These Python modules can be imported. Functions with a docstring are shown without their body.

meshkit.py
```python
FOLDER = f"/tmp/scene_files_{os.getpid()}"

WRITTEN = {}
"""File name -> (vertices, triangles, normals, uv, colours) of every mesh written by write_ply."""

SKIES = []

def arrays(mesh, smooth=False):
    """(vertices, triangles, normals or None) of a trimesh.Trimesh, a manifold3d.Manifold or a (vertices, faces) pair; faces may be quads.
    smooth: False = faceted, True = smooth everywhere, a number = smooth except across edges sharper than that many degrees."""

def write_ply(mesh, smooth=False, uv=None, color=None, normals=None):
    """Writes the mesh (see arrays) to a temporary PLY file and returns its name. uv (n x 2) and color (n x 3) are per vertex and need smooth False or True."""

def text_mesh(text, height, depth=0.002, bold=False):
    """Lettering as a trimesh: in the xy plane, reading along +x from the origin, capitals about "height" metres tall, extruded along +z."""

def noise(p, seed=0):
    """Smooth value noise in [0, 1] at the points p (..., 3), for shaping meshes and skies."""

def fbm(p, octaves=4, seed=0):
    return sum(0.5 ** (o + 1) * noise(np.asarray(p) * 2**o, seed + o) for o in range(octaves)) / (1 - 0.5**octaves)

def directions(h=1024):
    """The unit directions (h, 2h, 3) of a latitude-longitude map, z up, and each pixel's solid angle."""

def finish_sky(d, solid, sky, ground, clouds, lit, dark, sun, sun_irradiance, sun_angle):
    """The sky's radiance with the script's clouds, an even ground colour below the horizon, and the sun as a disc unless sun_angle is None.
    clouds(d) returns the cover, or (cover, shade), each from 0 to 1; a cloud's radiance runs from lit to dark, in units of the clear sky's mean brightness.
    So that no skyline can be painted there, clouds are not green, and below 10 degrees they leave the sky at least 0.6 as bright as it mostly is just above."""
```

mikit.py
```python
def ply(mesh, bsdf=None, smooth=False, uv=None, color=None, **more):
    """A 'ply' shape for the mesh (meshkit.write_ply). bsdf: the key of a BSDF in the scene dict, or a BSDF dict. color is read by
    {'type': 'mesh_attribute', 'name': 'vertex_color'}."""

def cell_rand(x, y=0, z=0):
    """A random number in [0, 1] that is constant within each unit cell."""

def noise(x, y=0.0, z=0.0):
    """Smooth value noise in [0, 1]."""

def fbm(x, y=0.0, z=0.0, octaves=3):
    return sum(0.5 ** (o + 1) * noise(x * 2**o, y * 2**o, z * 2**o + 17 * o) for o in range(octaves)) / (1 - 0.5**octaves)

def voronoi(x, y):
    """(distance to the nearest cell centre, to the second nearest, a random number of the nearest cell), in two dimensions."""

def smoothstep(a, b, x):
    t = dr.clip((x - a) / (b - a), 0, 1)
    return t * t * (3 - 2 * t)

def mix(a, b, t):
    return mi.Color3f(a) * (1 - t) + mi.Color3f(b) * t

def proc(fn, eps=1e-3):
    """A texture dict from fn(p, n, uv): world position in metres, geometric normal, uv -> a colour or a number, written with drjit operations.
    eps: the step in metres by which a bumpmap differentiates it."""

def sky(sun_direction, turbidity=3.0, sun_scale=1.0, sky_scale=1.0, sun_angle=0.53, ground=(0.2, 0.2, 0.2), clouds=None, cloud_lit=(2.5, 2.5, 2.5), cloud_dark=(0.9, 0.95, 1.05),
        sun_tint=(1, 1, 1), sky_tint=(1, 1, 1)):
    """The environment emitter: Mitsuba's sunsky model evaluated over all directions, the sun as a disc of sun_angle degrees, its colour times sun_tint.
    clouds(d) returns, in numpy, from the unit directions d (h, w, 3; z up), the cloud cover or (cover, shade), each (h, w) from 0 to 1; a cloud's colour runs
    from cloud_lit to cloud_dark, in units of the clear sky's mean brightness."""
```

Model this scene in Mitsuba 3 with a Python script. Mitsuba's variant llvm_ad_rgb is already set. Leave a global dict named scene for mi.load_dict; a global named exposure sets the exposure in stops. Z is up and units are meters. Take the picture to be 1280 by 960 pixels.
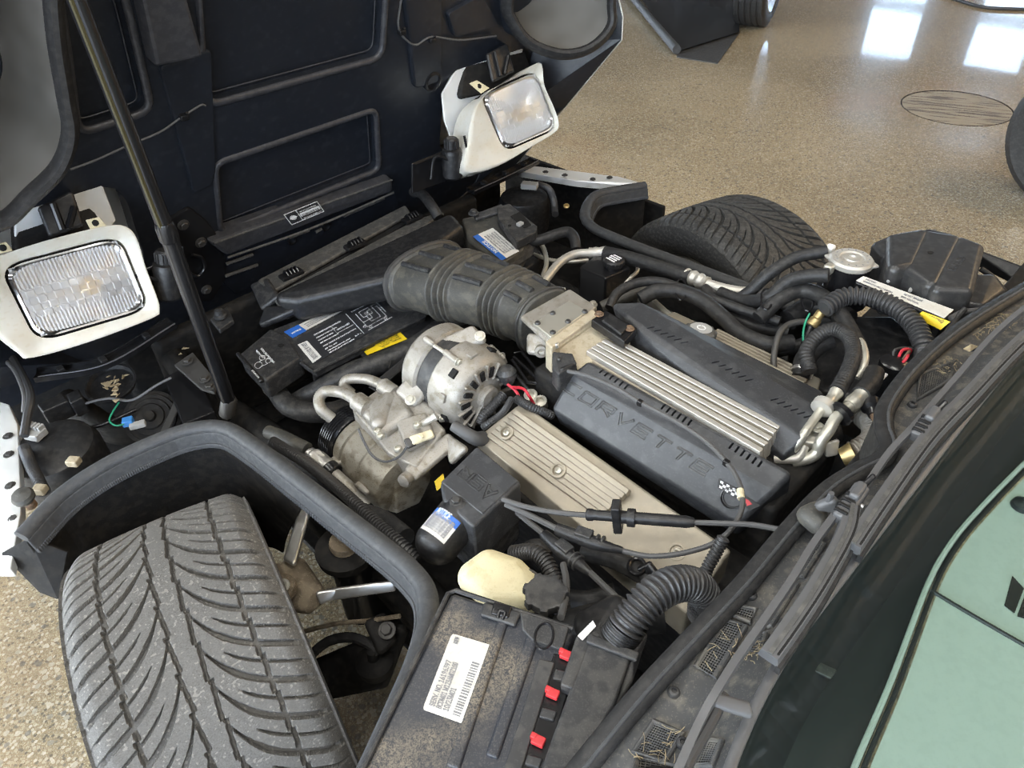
import math, numpy as np, trimesh, manifold3d as m3, drjit as dr, mitsuba as mi, mikit, meshkit
from mikit import proc, noise, fbm, voronoi, smoothstep, mix, cell_rand
from shapely.geometry import Polygon
T = mi.ScalarTransform4f
PI = math.pi
# ---------------------------------------------------------------- camera, sky, lights, exposure
# car axes: x = towards the windscreen, y = towards the passenger side, z = up; front axle on the floor = origin
EYE = np.array([.765, -.785, 1.485])
YAW, PITCH, ROLL, FPX = math.radians(136.7), math.radians(40.1), math.radians(2.45), 900.0
_f = np.array([math.cos(YAW)*math.cos(PITCH), math.sin(YAW)*math.cos(PITCH), -math.sin(PITCH)])
_r = np.cross(_f, [0, 0, 1]); _r /= np.linalg.norm(_r); _d = np.cross(_f, _r)
CAM = np.array([math.cos(ROLL)*_r + math.sin(ROLL)*_d, -math.sin(ROLL)*_r + math.cos(ROLL)*_d, _f])
exposure = -0.12
scene, labels = {}, {}
scene['camera'] = {'type': 'perspective', 'fov': 2*math.degrees(math.atan(640/FPX)), 'fov_axis': 'x', 'near_clip': 0.02, 'far_clip': 200.0,
                   'to_world': T().look_at(origin=EYE.tolist(), target=(EYE+CAM[2]).tolist(), up=(-CAM[1]).tolist())}
scene['sky'] = mikit.sky((-0.3, -0.75, 0.6), turbidity=4, sun_scale=0.0, sky_scale=54.0, ground=(.35, .34, .32), sun_angle=None,
                         clouds=lambda d: (0.55 + 0*d[..., 0], 0.25 + 0*d[..., 0]), cloud_lit=(1.5, 1.62, 1.80), cloud_dark=(.9, .98, 1.1))
LAMP = 27.0      # radiance of the ceiling lamps (placed with the ceiling below)
CEIL = 4.6

# ---------------------------------------------------------------- helpers
A = lambda *p: np.array(p, float)
def ray(px, py): return A((px-640)/FPX, (py-480)/FPX, 1) @ CAM
def P(px, py, z): d = ray(px, py); return EYE + d*(z-EYE[2])/d[2]            # the point of the place at height z that the photograph shows there
def PX(px, py, x): d = ray(px, py); return EYE + d*(x-EYE[0])/d[0]
def PY(px, py, y): d = ray(px, py); return EYE + d*(y-EYE[1])/d[1]
def PP(px, py, o, n): d = ray(px, py); return EYE + d*(((o-EYE)@n)/(d@n))
def pz(*l): return np.array([P(*q) for q in l])
def nrm(v): v = np.asarray(v, float); return v/(np.linalg.norm(v)+1e-12)
def mesh(v, f): return trimesh.Trimesh(np.asarray(v, float), np.asarray(f, int), process=False)
def cat(*ms): return trimesh.util.concatenate([m for m in ms if m is not None])
def tm(man): m = man.to_mesh(); return mesh(m.vert_properties[:, :3], m.tri_verts)
def mani(m): m = m.copy(); m.merge_vertices(); return m3.Manifold(m3.Mesh(np.asarray(m.vertices, np.float32), np.asarray(m.faces, np.uint32)))
def inter(path, k, closed=False):
    """Catmull-Rom through the points, k samples per span."""
    p = np.asarray(path, float); n = len(p)
    if n == 2 and not closed: return p[0] + (p[1]-p[0])*np.linspace(0, 1, k+1)[:, None]
    q = np.vstack([p[-1:], p, p[:2]]) if closed else np.vstack([2*p[:1]-p[1:2], p, 2*p[-1:]-p[-2:-1]])
    out = []
    for i in range(n if closed else n-1):
        a, b, c, d = q[i:i+4]
        for t in np.arange(k)/k:
            out.append(.5*((2*b)+(-a+c)*t+(2*a-5*b+4*c-d)*t*t+(-a+3*b-3*c+d)*t**3))
    if not closed: out.append(p[-1])
    return np.array(out)
def frames(c, closed=False):
    t = np.gradient(c, axis=0) if not closed else np.roll(c, -1, 0)-np.roll(c, 1, 0)
    t /= np.linalg.norm(t, axis=1, keepdims=True)+1e-12
    u = np.cross(t[0], [0, 0, 1]); u = np.cross(t[0], [1, 0, 0]) if np.linalg.norm(u) < .1 else u
    us = []
    for x in t: u = nrm(u - x*(u@x)); us.append(u)
    us = np.array(us); return t, us, np.cross(t, us)
def sweep(c, prof, closed=False, cap=True, up=None):
    """prof: (m,2) or (n,m,2) closed profile along the path c."""
    c = np.asarray(c, float); t, u, w = frames(c, closed)
    if up is not None:
        u = np.cross(t, up); u /= np.linalg.norm(u, axis=1, keepdims=True)+1e-12; w = np.cross(u, t)
    prof = np.broadcast_to(prof, (len(c),)+np.shape(prof)[-2:])
    v = c[:, None] + prof[..., :1]*u[:, None] + prof[..., 1:]*w[:, None]
    n, m = v.shape[:2]; i, j = np.meshgrid(np.arange(n if closed else n-1), np.arange(m), indexing='ij')
    a, b = i*m+j, i*m+(j+1) % m; e, d = ((i+1) % n)*m+j, ((i+1) % n)*m+(j+1) % m
    f = np.concatenate([np.stack([a, b, d], -1).reshape(-1, 3), np.stack([a, d, e], -1).reshape(-1, 3)])
    v = v.reshape(-1, 3)
    if cap and not closed:
        k = len(v); v = np.vstack([v, c[:1], c[-1:]]); r = np.arange(m)
        f = np.vstack([f, np.stack([r*0+k, (r+1) % m, r], -1), np.stack([r*0+k+1, (n-1)*m+r, (n-1)*m+(r+1) % m], -1)])
    out = mesh(v, f); return out
def circ(r, seg=12, ry=None): a = np.arange(seg)/seg*2*PI; return np.stack([r*np.cos(a), (ry or r)*np.sin(a)], -1)
def tube(path, r, seg=12, k=8, smooth=True, rings=None, closed=False, flat=None):
    """A round hose or wire; rings=(pitch, depth): corrugated; r may be a list along the path."""
    c = inter(path, k, closed) if smooth else np.asarray(path, float)
    L = np.r_[0, np.cumsum(np.linalg.norm(np.diff(c, axis=0), axis=1))]
    if rings:
        n = max(8, int(L[-1]/rings[0]*6)); s = np.linspace(0, L[-1], n); c = np.stack([np.interp(s, L, c[:, i]) for i in range(3)], 1); L = s
    rr = np.interp(L/L[-1], np.linspace(0, 1, len(r)), r) if np.ndim(r) else np.full(len(c), float(r))
    if rings: rr = rr - rings[1]*np.clip(.5+1.2*np.cos(L/rings[0]*2*PI), 0, 1)
    pr = circ(1, seg)[None]*rr[:, None, None]
    if flat: pr = pr*A(1, flat)
    return sweep(c, pr, closed)
def basis(n, x=None):
    n = nrm(n); x = A(1, 0, 0) if x is None else np.asarray(x, float); x = x - n*(x@n)
    if np.linalg.norm(x) < 1e-3: x = np.cross(n, [0, 1, 0])
    x = nrm(x); return np.array([x, np.cross(n, x), n])
def lathe(prof, o, axis, seg=32, x=None):
    """prof: (radius, height) pairs along the axis from o."""
    B = basis(axis, x); a = np.arange(seg)/seg*2*PI; pr = np.asarray(prof, float)
    v = np.array([[[r*math.cos(t), r*math.sin(t), h] for t in a] for r, h in pr]); n = len(pr)
    i, j = np.meshgrid(np.arange(n-1), np.arange(seg), indexing='ij')
    p, q = i*seg+j, i*seg+(j+1) % seg
    f = np.concatenate([np.stack([p, q, q+seg], -1).reshape(-1, 3), np.stack([p, q+seg, p+seg], -1).reshape(-1, 3)])
    v = v.reshape(-1, 3); k = len(v); v = np.vstack([v, [[0, 0, pr[0, 1]], [0, 0, pr[-1, 1]]]]); r = np.arange(seg)
    f = np.vstack([f, np.stack([r*0+k, (r+1) % seg, r], -1), np.stack([r*0+k+1, (n-1)*seg+r, (n-1)*seg+(r+1) % seg], -1)])
    return mesh(v @ B + np.asarray(o, float), f)
_ball = {}
def ball(seg):
    if seg not in _ball: _ball[seg] = np.asarray(m3.Manifold.sphere(1.0, seg).to_mesh().vert_properties[:, :3], float)
    return _ball[seg]
def hull(pts, r=.004, seg=12):
    """Convex body with rounded edges: the hull of balls of radius r at the points."""
    p = np.asarray(pts, float); v = (p[:, None] + ball(seg)[None]*r).reshape(-1, 3) if r > 0 else p
    return tm(m3.Manifold.hull_points(v.astype(np.float32)))
def inset(pts, r):
    p = np.asarray(pts, float); c = p.mean(0); d = p-c; L = np.linalg.norm(d, axis=1, keepdims=True); return c + d*(1-np.minimum(1.4*r/L, .5))
def slab(top, down, r=.004, seg=12):
    """A body under the given top outline (3D points, convex), extruded by the vector or depth 'down'."""
    p = np.asarray(top, float); dv = A(0, 0, -down) if np.ndim(down) == 0 else np.asarray(down, float)
    q = inset(p, r); n = nrm(dv); return hull(np.vstack([q+n*r, q+dv-n*r]), r, seg)
def box(c, s, B=None, r=.003, seg=12):
    s = np.asarray(s, float)/2; r = min(r, .9*s.min()); k = np.array([[x, y, z] for x in (-1, 1) for y in (-1, 1) for z in (-1, 1)])*(s-r)
    return hull(k @ (np.eye(3) if B is None else B) + np.asarray(c, float), r, seg)
def poff(poly, b):
    p = np.asarray(poly, float); e = np.roll(p, -1, 0)-p; e /= np.linalg.norm(e, axis=1, keepdims=True)+1e-12
    n = np.stack([-e[:, 1], e[:, 0]], 1); m = n+np.roll(n, 1, 0); m /= np.maximum((m*n).sum(1, keepdims=True), .35)
    return p + m*b
def ccw(poly):
    p = np.asarray(poly, float); return p if (p[:, 0]*np.roll(p[:, 1], -1)-p[:, 1]*np.roll(p[:, 0], -1)).sum() > 0 else p[::-1]
def prism(poly, h, b=.0, o=(0, 0, 0), B=None, z0=0):
    """Polygon (local u,v) extruded along the third axis of B from z0 to h, the upper edge chamfered by b."""
    p = ccw(poly); rings = [(p, z0)] + ([(p, h-b), (poff(p, b*.3), h-b*.3), (poff(p, b), h)] if b else [(p, h)])
    n = len(p); v = np.vstack([np.c_[q, np.full(n, z)] for q, z in rings]); f = []
    i = np.arange(n); j = (i+1) % n
    for k in range(len(rings)-1): f += [np.stack([k*n+i, k*n+j, (k+1)*n+j], 1), np.stack([k*n+i, (k+1)*n+j, (k+1)*n+i], 1)]
    for k, rev in ((0, True), (len(rings)-1, False)):
        q = rings[k][0]; _, t = trimesh.creation.triangulate_polygon(Polygon(q), engine='earcut')
        vv, _ = trimesh.creation.triangulate_polygon(Polygon(q), engine='earcut')
        idx = np.array([np.argmin(((q-x)**2).sum(1)) for x in vv[:, :2]]); t = idx[t]
        a2 = np.cross(q[t[:, 1]]-q[t[:, 0]], q[t[:, 2]]-q[t[:, 0]]); t = np.where((a2 < 0)[:, None], t[:, ::-1], t)
        f.append(k*n + (t[:, ::-1] if rev else t))
    return mesh(v @ (np.eye(3) if B is None else np.asarray(B, float)) + np.asarray(o, float), np.vstack(f))
class Quad:
    """A flat four-cornered face (tl, tr, br, bl) with coordinates s to the right and t downwards from 0 to 1; n points out of it."""
    def __init__(q, tl, tr, br, bl, n=None):
        q.c = np.array([tl, tr, br, bl], float); q.n = nrm(np.cross(q.c[1]-q.c[0], q.c[0]-q.c[3]))
        q.w = (np.linalg.norm(q.c[1]-q.c[0])+np.linalg.norm(q.c[2]-q.c[3]))/2; q.h = (np.linalg.norm(q.c[3]-q.c[0])+np.linalg.norm(q.c[2]-q.c[1]))/2
        if q.n @ (EYE-q.c.mean(0)) < 0: q.n = -q.n
    def at(q, s, t, d=0.): s, t, d = (np.asarray(x, float)[..., None] for x in (s, t, d)); a, b, c, e = q.c; return a*(1-s)*(1-t)+b*s*(1-t)+c*s*t+e*(1-s)*t+q.n*d
    def bend(q, m, d=0.): v = np.asarray(m.vertices); return mesh(q.at(v[:, 0], v[:, 1], v[:, 2]+d), m.faces[:, ::-1] if q.flip() else m.faces)
    def flip(q): return np.linalg.det(np.array([q.c[1]-q.c[0], q.c[3]-q.c[0], q.n])) < 0
    def rect(q, s0, t0, s1, t1, h=.0006, d=0.): return q.bend(trimesh.creation.box(bounds=[[s0, t0, 0], [s1, t1, h]]), d)
    def poly(q, pts, h=.0006, d=0., b=0): return q.bend(prism(pts, h, b), d)
    def ring(q, s, t, r, w=.0006, h=.0006, d=0., seg=24): c = np.array([q.at(s, t, d)+(math.cos(a)*q.at(1, 0)-math.cos(a)*q.at(0, 0))/q.w*r+math.sin(a)*(q.at(0, 1)-q.at(0, 0))/q.h*r for a in np.arange(seg)/seg*2*PI]); return tube(c, w, 5, smooth=False, closed=True)
    def text(q, s, t, txt, size, width=None, h=.0006, d=0., bold=True):
        """Lettering whose baseline starts at (s,t); size = height of the capitals in metres; width = share of the quad's width."""
        g = meshkit.text_mesh(txt, size, h, bold); v = np.array(g.vertices); x0, x1 = v[:, 0].min(), v[:, 0].max()
        k = 1/q.w if width is None else width/(x1-x0)
        return q.bend(mesh(np.c_[s+(v[:, 0]-x0)*k, t-v[:, 1]/q.h, v[:, 2]], g.faces[:, ::-1]), d)
    def line(q, pts, w=.0006, d=0., seg=6): p = np.asarray(pts, float); return tube(q.at(p[:, 0], p[:, 1], np.full(len(p), d)), w, seg, smooth=False)
def quad(z, *c): return Quad(*[P(x, y, z) for x, y in c])
def qz(*c): return Quad(*[P(*k) for k in c])
_count = {}
def key(name):
    n = _count.get(name, 0); _count[name] = n+1; return name if n == 0 else f'{name}_{n:03d}'
def thing(name, label, category, group=None):
    k = key(name); labels[k] = {'label': label, 'category': category}
    if group: labels[k]['group'] = group
    return k
def part(parent, name, m, mat, smooth=35, label=None, stuff=False):
    k = key(parent + '__' + name); scene[k] = mikit.ply(m, 'mat_' + mat, smooth)
    if label: labels[k] = {'label': label}
    if stuff: labels.setdefault(k, {})['kind'] = 'stuff'
    return k
def solo(name, m, mat, label, category, group=None, smooth=35, kind=None):
    k = thing(name, label, category, group); scene[k] = mikit.ply(m, 'mat_' + mat, smooth)
    if kind: labels[k]['kind'] = kind
    return k
def struct(name, m, mat, label=None, smooth=False):
    scene[name] = mikit.ply(m, 'mat_' + mat, smooth); labels[name] = {'kind': 'structure', 'category': name.rsplit('_', 1)[0] if name.split('_')[0] in ('wall', 'window', 'door', 'trim') else name.split('_')[0], 'label': label or name.replace('_', ' ')}
def bolt(o, axis, r=.006, h=.005, washer=1.5):
    """Hexagon head on a washer."""
    m = lathe([(r*washer, 0), (r*washer, h*.2), (r*washer*.9, h*.3)], o, axis, 16)
    return cat(m, lathe([(r, h*.25), (r, h*.85), (r*.85, h)], o, axis, 6))
def screw(o, axis, r=.006, h=.004):
    return lathe([(r, 0), (r, h*.4), (r*.8, h*.85), (r*.45, h), (r*.42, h*.45), (0.0002, h*.45)], o, axis, 16)
def clamp(o, axis, r, w=.009):
    """Hose clamp: band with a worm-screw housing."""
    B = basis(axis); m = lathe([(r, -w/2), (r+.0016, -w/2), (r+.0016, w/2), (r, w/2)], o, axis, 28)
    c = np.asarray(o)+B[1]*(r+.004); return cat(m, box(c, (.016, .007, w*1.15), B, .0015), lathe([(.0035, 0), (.0035, .006)], c+B[0]*.008, B[0], 8))
def dish(outline, n, depth, rings=7):
    """Hollow with the given rim, sunk along -n."""
    o = np.asarray(outline, float); c = o.mean(0); m = len(o); v = []
    for k in range(rings+1):
        s = k/rings; v.append(c+(o-c)*(1-s*.999)**.8 - np.asarray(n)*depth*math.sin(min(s*1.5, 1)*PI/2))
    v = np.vstack(v); i, j = np.meshgrid(np.arange(rings), np.arange(m), indexing='ij'); a, b = i*m+j, i*m+(j+1) % m
    return mesh(v, np.concatenate([np.stack([a, b, b+m], -1).reshape(-1, 3), np.stack([a, b+m, a+m], -1).reshape(-1, 3)]))

# ---------------------------------------------------------------- materials
def mat(name, base, rough=.5, spec=.5, metal=0., bump=None, **kw):
    c = base if isinstance(base, dict) else {'type': 'rgb', 'value': list(base)}
    d = {'type': 'principled', 'base_color': c, 'roughness': rough, 'specular': spec, 'metallic': metal, **kw}
    if bump: d = {'type': 'bumpmap', 'arbitrary': bump[0], 'scale': bump[1], 'bsdf': d}
    scene['mat_' + name] = {'type': 'twosided', 'bsdf': d}
def dusty(base, dust, scale=60., amount=.5, lo=.42, hi=.7):
    """The base colour with blotches and specks of settled dust that have an outline of their own."""
    def fn(p, n, uv):
        a = smoothstep(lo, hi, fbm(p.x*scale, p.y*scale, p.z*scale, 3))
        s = smoothstep(.66, .80, noise(p.x*scale*9, p.y*scale*9, p.z*scale*9))
        return mix(base, dust, dr.minimum(a*amount + s*amount*.6, 1))
    return proc(fn)
def grain(base, var, scale=300.):
    def fn(p, n, uv):
        return mix(base, var, fbm(p.x*scale, p.y*scale, p.z*scale, 2))
    return proc(fn)
C3 = lambda *c: {'type': 'rgb', 'value': list(c)}
def floor_fn(p, n, uv):
    d1, e1, r1 = voronoi(p.x*120, p.y*120)
    d2, e2, r2 = voronoi(p.x*290+3, p.y*290)
    d3, e3, r3 = voronoi(p.x*46+9, p.y*46+5)
    big = fbm(p.x*1.3, p.y*1.3, 0, 3)
    c = mix((.225, .175, .100), (.36, .292, .185), smoothstep(.25, .75, big))
    c = mix(c, mix((.13, .105, .07), (.50, .43, .31), r2), smoothstep(.44, .34, d2)*.7)
    c = mix(c, mix((.09, .08, .065), (.18, .16, .13), r1*4), dr.select(r1 < .20, 1., 0.)*smoothstep(.40, .33, d1)*.75)
    c = mix(c, mix((.37, .31, .21), (.56, .51, .42), (r1-.62)*2.6), dr.select(r1 > .62, 1., 0.)*smoothstep(.46, .38, d1)*.75)
    c = mix(c, mix((.08, .085, .085), (.60, .54, .42), r3*2.8), dr.select(r3 < .34, 1., 0.)*smoothstep(.30, .26, d3*(.7+.6*fbm(p.x*130, p.y*130)))*.7)
    rust = smoothstep(.64, .80, fbm(p.x*1.7+4, p.y*1.7, 2, 3)); return mix(c, (.33, .21, .115), rust*.25)
_fl = proc(floor_fn)
scene['mat_floor_mat'] = {'type': 'twosided', 'bsdf': {'type': 'blendbsdf', 'weight': .45, 'a': {'type': 'principled', 'base_color': _fl, 'roughness': .055, 'specular': .9}, 'b': {'type': 'principled', 'base_color': _fl, 'roughness': .27, 'specular': .8}}}
mat('wall_paint', C3(.22, .215, .21), .7); mat('ceiling_paint', C3(.30, .30, .31), .8); mat('steel_beam', C3(.16, .16, .17), .6)
mat('window_frame', C3(.1, .1, .11), .5)
scene['mat_pane'] = {'type': 'thindielectric', 'int_ior': 1.5, 'specular_transmittance': C3(.80, .92, 1.0)}
def tyre_fn(p, n, uv):
    g = noise(p.x*700, p.y*700, p.z*700); s = smoothstep(.72, .82, noise(p.x*330+9, p.y*330, p.z*330)); f = fbm(p.x*60, p.y*60, p.z*60, 3)
    return mix(mix((.085, .083, .079), (.165, .161, .152), g*.7+f*.3), (.30, .285, .26), s*.5)
mat('tyre', proc(tyre_fn), .75, .3); mat('tyre_dark', dusty((.040, .040, .039), (.10, .097, .09), 170, .5, .4, .8), .6, .4)
mat('tyre_side', dusty((.03, .029, .028), (.12, .10, .08), 60, .4), .7, .3)
mat('hood_black', dusty((.0125, .0150, .0205), (.045, .050, .058), 60, .16, .5, .85), .32, .5)
mat('box_grey', dusty((.032, .033, .038), (.07, .07, .07), 80, .25), .45)
mat('well_grey', grain((.075, .069, .057), (.15, .142, .128), 16), .75, .3)
mat('plastic', dusty((.0135, .0138, .0150), (.055, .052, .047), 120, .22), .40)
mat('plastic_gloss', C3(.010, .010, .011), .22)
mat('plastic_worn', dusty((.028, .0285, .030), (.10, .095, .085), 90, .32, .42, .72), .46)
mat('plastic_tan', dusty((.058, .057, .052), (.125, .115, .09), 60, .45, .45, .75), .5)
mat('cover_grey', dusty((.036, .038, .042), (.085, .088, .092), 55, .35, .5, .75), .44)
mat('rubber', dusty((.018, .018, .0185), (.06, .057, .052), 120, .22), .5, .4)
mat('rubber_seal', dusty((.046, .048, .051), (.085, .085, .083), 140, .3), .58, .4)
mat('conduit', C3(.042, .042, .043), .36)
mat('cable_grey', C3(.075, .075, .075), .5)
mat('cast_alu', dusty((.33, .31, .275), (.19, .165, .12), 70, .6, .46, .74), .46, .5, .4)
mat('bright_alu', grain((.60, .58, .53), (.50, .48, .43), 90), .42, .5, .55)
mat('cover_alu', dusty((.33, .295, .235), (.39, .345, .265), 60, .4), .46, .5, .45)
mat('plenum_tan', dusty((.47, .41, .30), (.30, .24, .15), 110, .5, .48, .75), .55, .5, .2)
mat('cast_dirty', dusty((.27, .25, .205), (.14, .115, .075), 60, .7, .42, .70), .46, .5, .35)
mat('steel', C3(.62, .61, .58), .32, .5, .85)
mat('chrome', C3(.86, .87, .88), .08, .5, 1.0)
mat('zinc', C3(.55, .53, .46), .4, .5, .7)
mat('dark_steel', C3(.07, .068, .065), .45, .5, .4)
mat('rusty', dusty((.12, .08, .05), (.30, .17, .09), 90, .8), .8)
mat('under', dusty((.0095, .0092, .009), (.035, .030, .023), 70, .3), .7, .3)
mat('dirty_arm', dusty((.15, .12, .085), (.30, .25, .18), 60, .8), .85, .2)
mat('white_paint', C3(.60, .61, .60), .16, .5, 0, None, clearcoat=1.0, clearcoat_gloss=.98)
mat('bezel_white', dusty((.62, .61, .55), (.54, .48, .36), 20, .35), .3)
mat('cream', dusty((.58, .52, .33), (.42, .35, .19), 90, .4, .50, .75), .5)
mat('white', C3(.70, .69, .66), .5); mat('label_white', dusty((.60, .59, .55), (.48, .44, .36), 40, .35), .5)
mat('blue', C3(.03, .13, .48), .45); mat('yellow', C3(.80, .56, .02), .45); mat('red', C3(.50, .03, .035), .4)
mat('ink', C3(.02, .02, .02), .6); mat('ink_grey', C3(.22, .22, .23), .6); mat('ink_white', C3(.72, .73, .74), .5)
mat('label_black', C3(.028, .029, .032), .35)
mat('amber', C3(.80, .42, .03), .3); mat('green_wire', C3(.02, .25, .14), .4); mat('red_wire', C3(.55, .03, .05), .4)
mat('brass', C3(.55, .42, .20), .4, .5, .8); mat('blue_plastic', C3(.05, .22, .55), .4); mat('connector_grey', C3(.33, .33, .32), .5); mat('connector_cream', C3(.62, .56, .38), .5)
mat('dash', dusty((.37, .40, .385), (.33, .36, .345), 160, .4), .7, .2); mat('dash_black', C3(.007, .009, .013), .5); mat('slot', C3(.004, .004, .004), .8)
mat('litter', grain((.16, .12, .07), (.36, .30, .19), 200), .8); mat('cowl_grey', dusty((.055, .056, .057), (.17, .155, .125), 90, .45, .46, .74), .5)
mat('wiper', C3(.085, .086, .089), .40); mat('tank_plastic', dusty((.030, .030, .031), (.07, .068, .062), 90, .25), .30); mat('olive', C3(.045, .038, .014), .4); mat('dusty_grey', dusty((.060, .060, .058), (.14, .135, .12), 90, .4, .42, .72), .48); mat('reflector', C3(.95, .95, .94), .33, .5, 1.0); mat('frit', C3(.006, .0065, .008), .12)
mat('sheet_black', C3(.014, .0145, .016), .42)
scene['mat_glass'] = {'type': 'thindielectric', 'int_ior': 1.52, 'specular_transmittance': C3(.75, .87, .80)}
scene['mat_fluted_glass'] = {'type': 'principledthin', 'base_color': C3(.93, .94, .95), 'roughness': .12, 'spec_trans': .55, 'diff_trans': .8, 'eta': 1.5}

# ---------------------------------------------------------------- the room
mc = P(1196, 132, 0); mr = .285
NA = 96; ang = np.arange(NA)/NA*2*PI
rr = [mr, mr+.02, mr+.05, mr+.09, mr+.14, mr+.20, mr+.27, mr+.36, mr+.46, mr+.58, .95]
def dip(r): return -.010*(math.cos(min(1, (r-mr)/(.80-mr))*PI)*.5+.5)
fv = [[mc[0]+r*math.cos(a), mc[1]+r*math.sin(a), dip(r)] for r in rr for a in ang]; ff = []
for k in range(len(rr)-1):
    for i in range(NA): a, b = k*NA+i, k*NA+(i+1) % NA; ff += [[a, a+NA, b+NA], [a, b+NA, b]]
big = [[-14, -4.6], [10, -4.6], [10, 14], [-14, 14]]; outer = Polygon(big, [[(mc[0]+.95*math.cos(a), mc[1]+.95*math.sin(a)) for a in ang]])
v2, t2 = trimesh.creation.triangulate_polygon(outer, engine='earcut'); v2 = np.asarray(v2)
a2 = np.cross(v2[t2[:, 1]]-v2[t2[:, 0]], v2[t2[:, 2]]-v2[t2[:, 0]]); t2 = np.where((a2 < 0)[:, None], t2[:, ::-1], t2)
struct('floor', cat(mesh(fv, ff), mesh(np.c_[v2, np.zeros(len(v2))], t2)), 'floor_mat', 'polished concrete floor with brown exposed aggregate', True)
mat('cover_iron', proc(lambda p, n, uv: mix((.30, .26, .19), (.12, .095, .07), smoothstep(.45, .72, fbm(p.x*7+p.y*3, p.y*60-p.x*25, 0, 3)))), .55, .4)
k = thing('manhole_cover', 'round worn cover plate set into the shiny floor at the back', 'manhole cover')
part(k, 'plate', lathe([(mr-.006, -.03), (mr-.006, -.0115), (mr-.012, -.0100)], mc, (0, 0, 1), 64), 'cover_iron')
part(k, 'rim', lathe([(mr-.005, -.03), (mr-.005, -.0092), (mr, -.0092), (mr, -.03)], mc, (0, 0, 1), 64), 'under')
for i in range(9): part(k, 'groove', box(mc+A(-.2+.05*i, .02*math.sin(i*2.1), -.0099), (.006, .30-.012*(i-4)**2, .002), r=.0008), 'cover_iron')
def wall(name, o, u, w, holes, h=CEIL, t=.2):
    """Upright wall from o along u, w long, with rectangular openings (x0, z0, x1, z1)."""
    B = np.array([nrm(u), [0, 0, 1], np.cross(nrm(u), [0, 0, 1])]); m = m3.Manifold.cube((w, h, t))
    for a, b, c, d in holes: m -= m3.Manifold.cube((c-a, d-b, t*4)).translate((a, b, -t))
    g = tm(m); struct(name, mesh(g.vertices @ B + np.asarray(o, float), g.faces), 'wall_paint')
fx = [(-9.8, .3), (-7.7, .3), (-4.9, .95), (-3.1, .9), (-.6, 1.2), (2.5, 1.2)]
wins = []
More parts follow.
